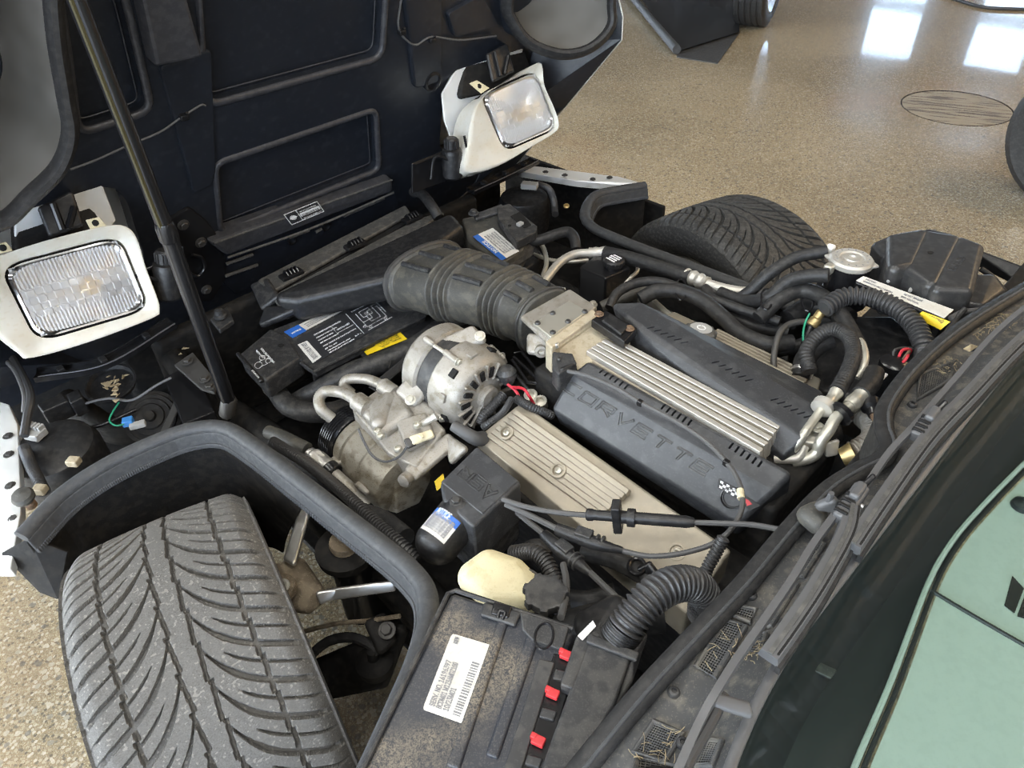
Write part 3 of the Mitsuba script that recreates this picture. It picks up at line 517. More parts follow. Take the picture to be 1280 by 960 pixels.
kn = liner('near black wheel arch liner with a thick grey rubber seal curving around the big tyre', near, None, None, -1, [(0, 40, [.36, .36, .34, .32, .30]), (39, 50, [.30, .05]), (49, 74, .05), (73, 113, [.05, .22, .34])])
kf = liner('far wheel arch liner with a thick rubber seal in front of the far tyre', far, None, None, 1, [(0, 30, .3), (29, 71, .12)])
solo('liner_flap', slab([P(1, 692, .56), P(36, 672, .60), P(84, 690, .56), P(72, 750, .50), P(50, 742, .50)], A(-.004, .004, -.003), .002), 'under', 'dark corner flap of the near wheel arch liner above the pale floor', 'flap')
# ---------------------------------------------------------------- dark inner body
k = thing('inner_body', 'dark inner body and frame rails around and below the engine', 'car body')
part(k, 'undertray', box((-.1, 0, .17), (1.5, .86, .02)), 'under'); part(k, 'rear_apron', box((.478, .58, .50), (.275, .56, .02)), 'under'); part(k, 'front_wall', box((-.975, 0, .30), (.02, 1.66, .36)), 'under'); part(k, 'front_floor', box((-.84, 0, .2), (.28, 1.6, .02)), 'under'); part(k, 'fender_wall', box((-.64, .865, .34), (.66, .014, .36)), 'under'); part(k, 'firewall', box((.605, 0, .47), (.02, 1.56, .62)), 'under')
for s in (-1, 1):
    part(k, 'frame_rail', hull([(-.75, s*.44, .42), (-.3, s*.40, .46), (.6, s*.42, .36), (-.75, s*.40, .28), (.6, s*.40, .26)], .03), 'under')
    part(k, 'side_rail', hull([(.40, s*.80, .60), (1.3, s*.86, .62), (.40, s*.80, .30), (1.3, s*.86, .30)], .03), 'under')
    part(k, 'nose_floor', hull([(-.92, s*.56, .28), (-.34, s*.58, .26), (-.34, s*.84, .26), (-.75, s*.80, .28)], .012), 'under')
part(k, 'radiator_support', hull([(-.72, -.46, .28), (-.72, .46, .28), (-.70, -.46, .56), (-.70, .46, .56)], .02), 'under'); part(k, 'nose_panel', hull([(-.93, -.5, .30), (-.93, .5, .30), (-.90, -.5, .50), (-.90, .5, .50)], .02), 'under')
# ---------------------------------------------------------------- suspension seen in the near arch
k = thing('upper_control_arm', 'bright metal wishbone arm bolted to a dirty knuckle beside the near tyre', 'suspension arm')
part(k, 'arm', hull([P(384, 618, .52), P(390, 622, .52), P(367, 704, .50), P(358, 698, .50)], .005), 'steel'); part(k, 'arm', cat(hull([P(398, 742, .50), P(402, 752, .49), P(420, 738, .50), P(420, 746, .49)], .004), hull([P(418, 738, .50), P(418, 747, .49), P(492, 728, .51), P(492, 736, .50)], .004)), 'steel')
part(k, 'knuckle', cat(hull([P(345, 712, .48), P(375, 705, .48), P(402, 745, .48), P(385, 760, .47), P(355, 755, .46), P(335, 740, .46)], .010)), 'dirty_arm', label='dirty brown knuckle'); 
part(k, 'ball_joint', lathe([(.026, 0), (.024, .012), (.014, .018), (.012, .026), (.006, .028)], P(352, 738, .49), (0, 0, 1), 24), 'dirty_arm'); part(k, 'nut', bolt(P(352, 733, .515), (0, 0, 1), .009, .01), 'zinc')
k = thing('shock_absorber', 'dark shock absorber top with a grey cap inside the near wheel arch', 'shock absorber')
o = P(430, 678, .50); part(k, 'cap', lathe([(.024, -.012), (.026, 0), (.024, .006), (.008, .008), (.008, .02), (.003, .022)], o, (0, 0, 1), 28), 'dirty_arm'); part(k, 'mount', lathe([(.05, -.03), (.052, -.012), (.03, -.01)], o, (0, 0, 1), 32), 'under')
part(k, 'tube', lathe([(.034, -.20), (.034, -.06), (.03, -.05), (.05, -.03)], o, (0, 0, 1), 28), 'plastic_gloss')
solo('sensor_wire', tube(pz((318, 815, .36), (370, 793, .38), (418, 780, .40), (460, 776, .42), (500, 770, .44)), .004, 8), 'dirty_arm', 'thin brown wire crossing the inside of the near wheel arch', 'wire')
solo('brake_hose', tube(pz((372, 860, .34), (385, 825, .36), (410, 802, .38), (440, 797, .39), (466, 808, .39), (470, 818, .38)), .0085, 10), 'rubber', 'curved rubber brake hose above the lower arm behind the near tyre', 'hose')
k = thing('lower_control_arm', 'black lower suspension arm with a round bushing behind the near tyre', 'suspension arm')
part(k, 'beam', hull([P(385, 838, .30), P(390, 868, .28), P(470, 822, .34), P(478, 850, .30), P(500, 790, .38)], .014), 'under'); part(k, 'bushing', lathe([(.03, -.02), (.032, 0), (.022, .008), (.010, .01), (.008, .03), (.003, .032)], P(468, 826, .36), (0, 0, 1), 26), 'under')
part(k, 'bracket', hull([P(462, 780, .42), P(478, 772, .42), P(490, 800, .40), P(476, 812, .40)], .008), 'under'); part(k, 'bolt', bolt(P(484, 788, .42), A(.2, -.3, 1), .010, .010), 'dark_steel')
# ---------------------------------------------------------------- cowl, windscreen, wipers
sealc = pz((690, 1010, .80), (728, 962, .81), (800, 874, .825), (868, 800, .835), (930, 734, .84), (985, 668, .845), (1032, 618, .848), (1072, 592, .85), (1100, 578, .85), (1110, 560, .85), (1104, 538, .85), (1108, 510, .85), (1140, 466, .85), (1185, 425, .85), (1230, 394, .848), (1290, 358, .845), (1340, 330, .84))
k = thing('cowl', 'dirty grey cowl panel with mesh grilles between the engine bay and the windscreen', 'cowl panel')
sc = inter(sealc, 6); part(k, 'rubber_seal', sweep(sc, np.array([(math.cos(t)*.0120, math.sin(t)*.007+.004) for t in np.arange(14)/14*2*PI]), up=A(0, 0, 1)), 'rubber', 60, 'thick black rubber seal along the cowl'); part(k, 'seal_ridge', tube(sc+A(.003, .002, .0105), .0022, 8, smooth=False), 'rubber_seal')
base = pz((905, 1000, .875), (925, 940, .875), (958, 868, .878), (1000, 800, .88), (1060, 720, .885), (1110, 655, .886), (1150, 603, .886), (1210, 525, .885), (1262, 462, .882), (1330, 385, .875))   # foot of the windscreen
bi = inter(base, 6)
def along(c, n): L = np.r_[0, np.cumsum(np.linalg.norm(np.diff(c, axis=0), axis=1))]; s = np.linspace(0, L[-1], n); return np.stack([np.interp(s, L, c[:, i]) for i in range(3)], 1)
ca, cb = along(sc+A(0, 0, -.004), 60), along(bi, 60); rows = []
for t in np.linspace(0, 1, 9): rows.append(ca*(1-t)+cb*t - A(0, 0, .016)*math.sin(t*PI) + A(0, 0, .004)*(meshkit.noise(np.c_[np.arange(60)*.4, np.full(60, t*7), np.zeros(60)])[:, None]-.5)*math.sin(t*PI))
v = np.vstack(rows); i, j = np.meshgrid(np.arange(8), np.arange(59), indexing='ij'); a = i*60+j
part(k, 'panel', mesh(v, np.concatenate([np.stack([a, a+60, a+61], -1).reshape(-1, 3), np.stack([a, a+61, a+1], -1).reshape(-1, 3)])), 'cowl_grey', True)
part(k, 'seal_flange', strip(sc + A(.004, 0, -.004), sc + A(.02, .004, -.03), .005), 'cowl_grey'); part(k, 'seal_skirt', strip(sc+A(-.006, 0, -.004), sc+A(-.008, 0, -.07), .005), 'rubber')
from scipy.interpolate import LinearNDInterpolator
_cz = LinearNDInterpolator(np.vstack(rows)[:, :2], np.vstack(rows)[:, 2], fill_value=.875)
def Pc(x, y, h=.002):
    z = .87
    for _ in range(8): q = P(x, y, z); z = float(_cz(q[0], q[1]))+h
    return P(x, y, z)
def grille(px, z, n, m):
    q = Quad(*[Pc(x, y) for x, y in px]); g = part(k, 'grille', q.rect(0, 0, 1, 1, .001, -.001), 'slot', label='black mesh grille'); s = []
    for i in range(n+1): s.append(q.line([(i/n, 0), (i/n, 1)], .00045, .001, 4))
    for j in range(m+1): s.append(q.line([(0, j/m), (1, j/m)], .00045, .001, 4))
    part(g, 'mesh', cat(*s), 'cowl_grey', stuff=True)
    part(g, 'frame', q.line([(0, 0), (1, 0), (1, 1), (0, 1), (0, 0)], .003, 0, 8), 'cowl_grey')
for g_ in (([(907, 775), (932, 783), (893, 847), (870, 833)], 8, 22), ([(920, 757), (945, 762), (937, 778), (913, 768)], 8, 5), ([(817, 902), (853, 917), (830, 953), (792, 940)], 12, 14), ([(877, 923), (902, 927), (890, 957), (863, 957)], 9, 12), ([(947, 792), (958, 793), (950, 817), (935, 813)], 5, 8), ([(987, 728), (997, 730), (963, 783), (952, 787)], 4, 20), ([(1020, 677), (1030, 680), (1003, 722), (993, 722)], 4, 16), ([(1150, 468), (1196, 450), (1186, 476), (1146, 500)], 14, 14), ([(846, 958), (838, 990), (790, 985), (796, 950)], 10, 8)): grille(g_[0], 0, g_[1], g_[2])
for c in ((842, 866), (939, 745), (853, 930), (1140, 507), (1213, 436)): part(k, 'screw', screw(Pc(*c, .0), (0, 0, 1), .006, .005), 'plastic_worn')
part(k, 'pivot_hump', hull([P(1010, 645, .868), P(1020, 640, .868), P(1022, 655, .868)], .012), 'plastic_tan'); 
rng = np.random.default_rng(4)
def litter(n, px, z, size, name, lab):
    m = []
    q = Quad(*[Pc(x, y, .003) for x, y in px])
    for _ in range(n):
        s, t = rng.random(2); a = rng.random()*2*PI; L = size*(.4+rng.random()); d = A(math.cos(a), math.sin(a), .12*rng.normal()); c = q.at(s, t, .002)
        m.append(tube([c-d*L/2, c+A(0, 0, .001), c+d*L/2+rng.normal(size=3)*.002], .00022+.0003*rng.random(), 5, 3))
    solo(name, cat(*m), 'litter', lab, 'debris', kind='stuff')
litter(10, [(905, 778), (935, 786), (893, 850), (869, 832)], .877, .010, 'dry_needles', 'dry straw bits caught in the mesh grille of the cowl')
litter(45, [(936, 800), (964, 806), (944, 832), (915, 822)], .888, .006, 'dry_needles', 'clump of pale dry plant bits beside the wiper arm on the cowl')
litter(18, [(815, 903), (858, 916), (840, 968), (780, 958)], .874, .010, 'dry_needles', 'dry bits scattered over the bottom cowl grille')
litter(70, [(1225, 400), (1262, 385), (1270, 410), (1215, 425)], .872, .006, 'dry_needles', 'brown leaf crumbs lying in the far corner of the cowl')
litter(30, [(1165, 450), (1205, 445), (1200, 465), (1170, 470)], .876, .006, 'dry_needles', 'leaf crumbs on the round cowl grille behind the far wiper')
solo('dry_leaf', hull([P(1205, 436, .875), P(1214, 431, .880), P(1221, 433, .876), P(1212, 439, .876)], .001), 'litter', 'curled tan leaf lying on the far side of the cowl', 'leaf')
# windscreen
WN = nrm(A(-math.sin(math.radians(27)), 0, math.cos(math.radians(27))))
k = thing('windscreen', 'large dark green tinted windscreen filling the lower right corner', 'windscreen')
up = A(math.cos(math.radians(27)), 0, math.sin(math.radians(27))); gl = along(bi, 40); rows = [gl + up*s + A(0, 0, -.0) for s in np.linspace(0, .8, 9)]
v = np.vstack(rows); i, j = np.meshgrid(np.arange(8), np.arange(39), indexing='ij'); a = i*40+j
part(k, 'pane', mesh(v, np.concatenate([np.stack([a, a+41, a+40], -1).reshape(-1, 3), np.stack([a, a+1, a+41], -1).reshape(-1, 3)])), 'glass', True)
part(k, 'bottom_moulding', sweep(bi+A(-.003, 0, .003), circ(.005, 10, .004), up=A(0, 0, 1)), 'wiper')
k = thing('dashboard', 'pale dashboard top with a black front strip seen through the windscreen', 'dashboard')
DZ = .862
edge = pz(*[(x, y, DZ) for x, y in ((1040, 1060), (1073, 965), (1118, 858), (1162, 740), (1190, 688), (1225, 645), (1290, 578), (1400, 470))]); ei = along(inter(edge, 6), 50)
front = along(bi + A(.02, 0, -.03), 50); back = ei + A(.75, .08, .0)
def sheet(a, b, m=6):
    n = len(a); v = np.vstack([a*(1-t)+b*t for t in np.linspace(0, 1, m)]); i, j = np.meshgrid(np.arange(m-1), np.arange(n-1), indexing='ij'); q = i*n+j
    return mesh(v, np.concatenate([np.stack([q, q+n, q+n+1], -1).reshape(-1, 3), np.stack([q, q+n+1, q+1], -1).reshape(-1, 3)]))
part(k, 'front_strip', sheet(np.c_[front[:, :2], np.full(50, DZ-.012)], np.c_[ei[:, :2], np.full(50, DZ-.006)]), 'dash_black', label='black front strip')
part(k, 'front_skirt', strip(along(bi+A(-.004, 0, -.006), 50), np.c_[front[:, :2]+A(.02, 0), np.full(50, DZ-.016)], .004), 'dash_black')
part(k, 'pad', sheet(ei + A(.006, 0, .004), back+A(0, 0, .004)), 'dash'); part(k, 'edge_groove', tube(ei+A(.002, 0, .004), .0022, 8, smooth=False), 'dash_black'); part(k, 'edge_bead', tube(ei+A(-.004, 0, .004), .0026, 8, smooth=False), 'dash')
part(k, 'seam', tube(pz((1163, 738, DZ+.0045), (1220, 772, DZ+.0045), (1300, 818, DZ+.0045)), .0022, 6), 'dash_black')
for c in ([(1266, 720), (1280, 735), (1268, 766), (1256, 757)], [(1285, 735), (1300, 745), (1288, 775), (1272, 770)]): part(k, 'vent', slab(pz(*[(x, y, DZ+.0055) for x, y in c]), .001, .0004), 'slot')
part(k, 'sensor', lathe([(.011, 0), (.010, .005), (.004, .008)], P(1277, 633, DZ+.0045), (0, 0, 1), 24), 'dash_black')
part(k, 'plaque', slab(pz(*[(x, y, DZ-.002) for x, y in ((1013, 822), (1047, 838), (1040, 848), (1007, 833))]), .003, .001), 'plastic_worn')
# wipers
def bar(path, w, h, m=None): return sweep(inter(path, 8), np.array([(-w/2, 0), (w/2, 0), (w/2*.8, h), (-w/2*.8, h)]), up=A(0, 0, 1))
for lab, arm, blade, sp, cl in (
    ('near wiper with its arm, blade and mounting clip, nearest to the camera', [(838, 985, .90), (873, 907, .902), (893, 870, .905), (920, 827, .905), (953, 780, .905), (987, 730, .905), (1013, 687, .905), (1040, 650, .905)], [(959, 826, .902), (987, 787, .904), (1020, 737, .906), (1054, 675, .907), (1062, 640, .907)], [(895, 1000, .897), (938, 905, .897), (960, 850, .897)], (1063, 630)),
    ('far wiper with its arm, blade and mounting clip, reaching to the right edge', [(1050, 652, .905), (1077, 617, .906), (1108, 572, .906), (1142, 535, .907), (1190, 480, .908), (1245, 418, .905), (1310, 365, .90)], [(1062, 689, .906), (1101, 631, .908), (1156, 555, .908), (1211, 497, .908), (1256, 449, .906), (1310, 398, .90)], [(1090, 600, .90), (1150, 530, .90), (1200, 470, .90)], (1157, 532))):
    k = thing('wiper', lab, 'wiper'); part(k, 'arm', bar(pz(*arm), .008, .009), 'wiper', 30)
    part(k, 'blade', bar(pz(*blade), .019, .012), 'wiper', 30); part(k, 'blade_spine', bar(pz(*blade)+A(0, 0, .010), .005, .004), 'dusty_grey', 30); part(k, 'blade_groove', bar(pz(*blade)+A(.0055, .003, .0112), .0025, .0012), 'slot', 30); part(k, 'blade_rubber', bar(pz(*blade)+A(.010, 0, -.008), .005, .010), 'rubber')
    c = P(*cl, .912); B = basis((0, 0, 1), P(cl[0]+20, cl[1]-28, .912)-c)
    g = part(k, 'clip', cat(box(c, (.055, .016, .014), B, .003), box(c+B[0]*.012+A(0, 0, .008), (.025, .010, .012), B, .003)), 'wiper')
    for q in range(4): part(g, 'notch', box(c+B[0]*(-.022+.009*q)+B[1]*.002+A(0, 0, .007), (.004, .013, .004), B, .001), 'slot')
    part(g, 'lever', hull([c+B[0]*.02+A(0, 0, .004), c+B[0]*.038+B[1]*-.004+A(0, 0, .012), c+B[0]*.03+A(0, 0, .0)], .003), 'plastic_gloss'); part(g, 'pin', lathe([(.003, 0), (.003, .003)], c+B[0]*.004+B[1]*-.0085, -B[1], 10), 'steel')
solo('wiper_bracket', cat(hull([P(895, 872, .905), P(932, 882, .90), P(935, 892, .898), P(897, 880, .904)], .004)), 'wiper', 'short black tab bracket below the near wiper blade', 'bracket')
solo('washer_nozzle', cat(hull([P(1026, 632, .89), P(1040, 626, .90), P(1042, 634, .89)], .006), lathe([(.004, 0), (.003, .012)], P(1036, 626, .90), (0, 0, 1), 10)), 'wiper', 'small black washer nozzle on the cowl between the wipers', 'nozzle')
solo('washer_tube', tube(pz((905, 868, .90), (890, 900, .90), (862, 950, .90), (846, 985, .90)), .005, 10), 'conduit', 'thin black tube lying along the near wiper arm', 'tube')

# ---------------------------------------------------------------- engine
k = thing('engine_block', 'dark engine block below the manifold and valve covers', 'engine block')
part(k, 'block', hull([(x, y, z) for x in (.0, .56) for y, z in ((-.24, .58), (.24, .58), (-.16, .22), (.16, .22))], .01), 'under'); part(k, 'valley', hull([(x, y, z) for x in (.10, .54) for y in (-.09, .09) for z in (.55, .70)], .01), 'under')
# plenum
PZ = .752
k = thing('intake_plenum', 'tan cast intake manifold with bright lengthwise ribs along the middle of the engine', 'intake manifold')
p0, p1 = P(736, 440, PZ), P(951, 563, PZ); q0, q1 = P(762, 418, PZ), P(974, 535, PZ)
part(k, 'body', hull([p0+A(0, 0, -.014), p1+A(-.008, 0, -.014), q0+A(0, 0, -.014), q1+A(-.008, 0, -.014), p0+A(0, 0, -.08), p1+A(-.004, 0, -.08), q0+A(0, 0, -.08), q1+A(-.004, 0, -.08)], .006), 'cover_alu')
NARROW = .0036
rs = [(736, 438), (742, 434), (748, 430), (755, 426), (781, 431)]; re_ = [(951, 563), (957, 555), (962, 548), (968, 540), (973, 534)]
for a, b in zip(rs, re_):
    a, b = P(*a, PZ), P(*b, PZ); y = (b-a); w = A(0, .0034, 0)
    part(k, 'rib', hull([a-w, a+w, b-w, b+w, b-w+A(.004, 0, -.03), b+w+A(.004, 0, -.03), a-w-A(0, 0, .012), a+w-A(0, 0, .012)], .0016), 'bright_alu')
part(k, 'front_deck', slab([P(690, 430, .750), P(741, 392, .750), P(790, 425, .750), P(722, 462, .740)], .05, .006), 'plenum_tan', label='tan dusty front deck')
part(k, 'flange', slab([P(682, 428, .764), P(688, 434, .764), P(748, 392, .764), P(742, 386, .764)], .07, .003), 'plenum_tan'); part(k, 'flange_rib', hull([P(697, 434, .754), P(738, 405, .754), P(696, 430, .758), P(738, 401, .758)], .003), 'plenum_tan')
part(k, 'throttle_body', hull([P(655, 398, .755), P(712, 366, .755), P(742, 386, .755), P(685, 426, .755), P(660, 402, .66), P(712, 372, .66), P(742, 390, .66), P(690, 430, .66)], .006), 'cast_alu', label='grey throttle body')
pl = part(k, 'throttle_plate', slab([P(666, 404, .768), P(712, 375, .768), P(735, 388, .768), P(688, 421, .768)], .012, .002), 'zinc', label='flat grey plate with small screws')
for c in ((672, 404.5), (691, 392), (731, 390), (710, 402.5), (691, 416)): part(pl, 'screw', screw(P(*c, .7678), (0, 0, 1), .0052, .004), 'dark_steel')
part(k, 'idle_valve', cat(hull([P(664, 422, .735), P(682, 424, .735), P(680, 440, .72), P(664, 438, .72)], .008), lathe([(.011, 0), (.011, .014), (.006, .015), (.005, .008)], P(676, 436, .722), A(.6, -.6, .2), 20)), 'cast_alu'); part(k, 'dowel', lathe([(.004, 0), (.004, .006), (.002, .008)], P(696, 452-18, .757), (0, 0, 1), 12), 'steel')
part(k, 'rear_plate', slab([P(690, 440, .70), P(722, 460, .70), P(716, 480, .66), P(684, 470, .66)], .02, .004), 'plenum_tan')
k = thing('map_sensor', 'black rectangular sensor with two rusty bolts at the front of the far cover', 'sensor'); c4 = [P(739, 399, .775), P(757, 388, .775), P(797, 410, .775), P(781, 427, .775)]
part(k, 'body', slab(c4, .016, .002), 'plastic_gloss'); part(k, 'lid', slab([P(752, 399, .781), P(762, 392, .781), P(786, 407, .781), P(777, 417, .781)], .006, .002), 'plastic')
for c in ((749, 393), (787, 411)): part(k, 'bolt', bolt(P(*c, .777), (0, 0, 1), .0055, .005), 'rusty')
k = thing('throttle_sensor', 'black plastic connector block on the near side of the throttle body', 'sensor')
part(k, 'body', slab([P(691, 438, .762), P(716, 440, .762), P(722, 452, .76), P(698, 468, .755), P(690, 460, .755)], .04, .004), 'plastic_worn'); part(k, 'plug', hull([P(703, 462, .755), P(716, 456, .755), P(719, 464, .735), P(706, 470, .735)], .004), 'plastic'); part(k, 'screw', screw(P(699, 449, .7625), (0, 0, 1), .004, .003), 'dark_steel')
# near rail cover with raised lettering
Fl, Fm, Ft, Rl, Rm, Rt = A(.172, -.122, .681), A(.178, -.087, .729), A(.186, -.064, .741), A(.511, -.122, .681), A(.530, -.087, .729), A(.534, -.064, .741)
body = hull([Fl, Fm, Ft, Rl, Rm, Rt, Fl+A(.004, .01, -.03), Rl+A(-.004, .01, -.03), Ft+A(0, .01, -.04), Rt+A(0, .01, -.04)], .009, 16)
k = thing('fuel_rail_cover', 'grey black cover with raised lettering, slots and a round crest along the near side of the plenum', 'engine cover')
labels[k]['label'] = 'dark grey engine cover with outlined lettering and a crossed flag crest'
FN = nrm(np.cross(Rm-Fm, Fl-Fm)); FN = FN if FN[2] > 0 else -FN
face = lambda x, y: PP(x, y, Fm+FN*.009, FN)
UN = nrm(np.cross(Rt-Ft, Fm-Ft)); UN = UN if UN[2] > 0 else -UN
cut = mani(body); sl = []
for (x0, y0), (x1, y1) in (((752, 463), (783, 483)), ((829, 508), (862, 528)), ((914, 557), (950, 580))):
    for i in range(6):
        x, y = x0+(x1-x0)*i/5, y0+(y1-y0)*i/5; c = PP(x, y, Ft+UN*.009, UN); B = basis(UN, Rt-Ft); sl.append(tm(m3.Manifold.hull_points(((np.array([[a, b, e] for a in (-1, 1) for b in (-1, 1) for e in (-1, 1)])*A(.0016, .0055, .012)) @ B + c).astype(np.float32))))
for s in sl: cut -= mani(s)
part(k, 'body', tm(cut), 'cover_grey', 40)
from shapely.geometry import LineString, MultiLineString
from shapely.ops import unary_union
GL = {'C': [[(1, .08), (0, .08), (0, .92), (1, .92)]], 'O': [[(0, .08), (1, .08), (1, .92), (0, .92), (0, .08)]], 'R': [[(0, .92), (0, .08), (1, .08), (1, .52), (.15, .52)], [(.4, .52), (1, .92)]], 'V': [[(0, .05), (.5, .92), (1, .05)]], 'E': [[(1, .08), (0, .08), (0, .92), (1, .92)], [(0, .5), (.9, .5)]], 'T': [[(0, .08), (1, .08)], [(.5, .08), (.5, .95)]], 'A': [[(0, .95), (.5, .05), (1, .95)], [(.2, .62), (.8, .62)]], 'S': [[(1, .08), (0, .08), (0, .5), (1, .5), (1, .92), (0, .92)]]}
def outline_text(q, txt, s0, pitch, wid, t0, hgt, stroke, r, d, solid=False):
    """Block letters drawn by their raised outlines."""
    out = []; ar = q.h/q.w
    for n_, ch in enumerate(txt):
        g = unary_union([LineString([(x*wid, y*hgt*ar) for x, y in l]).buffer(stroke, cap_style=2, join_style=2) for l in GL[ch]])
        for rg in [g.exterior, *g.interiors]:
            p = np.array(rg.coords)[:-1]; p = np.c_[s0+n_*pitch+p[:, 0], t0+p[:, 1]/ar]
            out.append(tube(q.at(p[:, 0], p[:, 1], np.full(len(p), d)), r, 5, smooth=False, closed=True))
    return out
q = Quad(face(711, 475), face(899, 588), face(886, 600), face(700, 486))
for m in outline_text(q, 'CORVETTE', .012, .1245, .088, .02, .96, .0062, .0009, .0007): part(k, 'letter_outline', m, 'dusty_grey')
q = Quad(face(895, 597), face(951, 632), face(937, 650), face(884, 613))
part(k, 'crest_ring', q.ring(.50, .50, .0165, .0011, d=.0016, seg=36), 'plastic_gloss', label='round crest with crossed flags'); part(k, 'crest_ring_inner', q.ring(.50, .50, .0135, .0007, d=.0016, seg=36), 'plastic')
fl = Quad(face(899, 598), face(929, 615), face(925, 626), face(897, 609)); part(k, 'crest_flag', fl.rect(0, 0, 1, 1, .0010, .0004), 'ink')
part(k, 'crest_check', cat(*[fl.rect(.08+i*.13, .10+j*.27, .08+(i+1)*.13, .10+(j+1)*.27, .0005, .0014) for i in range(7) for j in range(3) if (i+j) % 2 == 0]), 'ink_white')
f2 = Quad(face(927, 616), face(951, 632), face(938, 638), face(925, 627)); part(k, 'crest_flag', f2.rect(0, 0, 1, 1, .0010, .0004), 'ink'); part(k, 'crest_mark', cat(f2.rect(.22, .25, .45, .75, .0005, .0014), f2.poly([(.42, .2), (.72, .35), (.6, .85), (.42, .55)], .0005, .0014)), 'red')
# far rail cover
k = thing('fuel_rail_cover', 'smooth black engine cover with slanted slots between the plenum and the oil cap', 'engine cover')
g = [P(800, 432, .735), P(772, 385, .752), P(800, 384, .758), P(826, 396, .72), P(980, 566, .725), P(1002, 545, .748), P(1016, 512, .748), P(1022, 494, .715)]
g2 = [P(786, 398, .762), P(806, 420, .757), P(1000, 548, .748)]
fb = mani(hull(g+g2+[g[0]+A(0, 0, -.05), g[4]+A(0, 0, -.05), g[3]+A(0, 0, -.03), g[7]+A(0, 0, -.03)], .008, 16)); TN = nrm(A(-.02, .25, 1))
for (x0, y0), (x1, y1) in (((813, 416), (855, 433)), ((894, 456), (936, 477)), ((968, 500), (1010, 520))):
    for i in range(6):
        x, y = x0+(x1-x0)*i/5, y0+(y1-y0)*i/5; c = P(x, y, .757); B = basis((0, 0, 1), A(.5, 1, 0)); fb -= m3.Manifold.hull_points(((np.array([[a, b, e] for a in (-1, 1) for b in (-1, 1) for e in (-1, 1)])*A(.007, .0014, .03)) @ B + c).astype(np.float32))
part(k, 'body', tm(fb), 'cover_grey', 40); part(k, 'rear_skirt', hull([P(1004, 500, .70), P(1040, 515, .70), P(1044, 545, .70), P(1000, 560, .70)], .012), 'plastic_worn')
# valve covers
def vcover(lab, U0, U1, L0, L1, bolts, ribs, rw):
    k = thing('valve_cover', lab, 'valve cover'); n = nrm(np.cross(U1-U0, L0-U0)); n = n if n[2] > 0 else -n
    part(k, 'body', hull([U0, U1, L0, L1, U0-A(0, 0, .05), U1-A(0, 0, .05), L0-A(0, 0, .05), L1-A(0, 0, .05)], .005), 'cover_alu')
    for a, b in ribs: part(k, 'rib', hull([a-n*.002+rw, a-n*.002-rw, b-n*.002+rw, b-n*.002-rw, a+n*.0065+rw*.7, a+n*.0065-rw*.7, b+n*.0065+rw*.7, b+n*.0065-rw*.7], .0015), 'cover_alu')
    for c in bolts: o = PP(*c, U0+n*(.0175 if c[0] < 800 else .007), n); b = part(k, 'bolt_boss', lathe([(.0125, -.016), (.0125, .0015), (.0095, .002), (.0085, -.003), (.0, -.003)], o, n, 28), 'cover_alu'); part(b, 'bolt', screw(o-n*.003, n, .0062, .005), 'zinc')
    return k, n
U0, U1, L0, L1 = P(652, 508, .668), P(908, 690, .664), P(600, 549, .628), P(858, 764, .622)
lin = lambda a, b, t: np.asarray(a)*(1-t)+np.asarray(b)*t
ribs = [(lin(P(646, 516, .672), P(612, 546, .638), t), lin(P(786, 616, .672), P(752, 646, .638), t)) for t in np.linspace(.02, .98, 7)]
vcover('tan aluminium valve cover with long ribs on the near side of the engine', U0, U1, L0, L1, [(633, 541), (698, 588), (846, 690)], ribs, A(0, .0036, .0023))
U0, U1, L0, L1 = P(822, 402, .700), P(1016, 500, .700), P(842, 393, .680), P(1022, 476, .680)
ribs = [(lin(P(880, 424, .706), P(896, 416, .688), t), lin(P(1000, 486, .706), P(1012, 472, .688), t)) for t in np.linspace(0, 1, 5)]
k, vn = vcover('tan aluminium valve cover with fine ribs under the oil cap on the far side', U0, U1, L0, L1, [], ribs, A(0, .003, -.0015))
k = thing('oil_cap', 'round black oil filler cap on the far valve cover', 'oil cap'); o = P(873, 424, .726); ax = nrm(A(0, .15, 1))
kn_ = lathe([(.026, 0), (.026, .018), (.022, .022), (.012, .0225)], o, ax, 32); part(k, 'cap', kn_, 'dusty_grey')
for t in np.arange(10)/10*2*PI: B = basis(ax); part(k, 'grip', hull([o+(B[0]*math.cos(t)+B[1]*math.sin(t))*.0255+ax*h for h in (.002, .017)], .0035, 8), 'dusty_grey')
part(k, 'face', lathe([(.019, 0), (.019, .001), (.016, .0012)], o+ax*.022, ax, 28), 'connector_grey'); part(k, 'symbol', lathe([(.008, 0), (.008, .0012), (.006, .0012), (.006, 0)], o+ax*.0225, ax, 20), 'ink_white')
# ---------------------------------------------------------------- intake duct, elbow, radiator shroud
k = thing('air_duct', 'smooth wide black air duct running across the front of the engine into the rubber elbow', 'air duct')
g = [P(356, 374, .640), P(562, 278, .668), P(570, 288, .670), P(505, 336, .668), P(480, 351, .660), P(374, 376, .638)]
part(k, 'body', hull(g + [x-A(0, 0, .030) for x in g[2:]] , .017, 28), 'plastic'); part(k, 'left_nozzle', hull([P(336, 388, .61), P(350, 396, .61), P(330, 404, .59), P(366, 388, .62)], .010), 'plastic')
k = thing('radiator_shroud', 'long black radiator top panel with three spring clips below the open hood', 'radiator panel')
part(k, 'top_bar', hull([P(326, 352, .60), P(506, 260, .60), P(511, 268, .598), P(338, 366, .598)], .006), 'dusty_grey'); part(k, 'gutter', hull([P(338, 366, .588), P(512, 268, .588), P(517, 274, .588), P(344, 374, .588)], .003), 'slot')
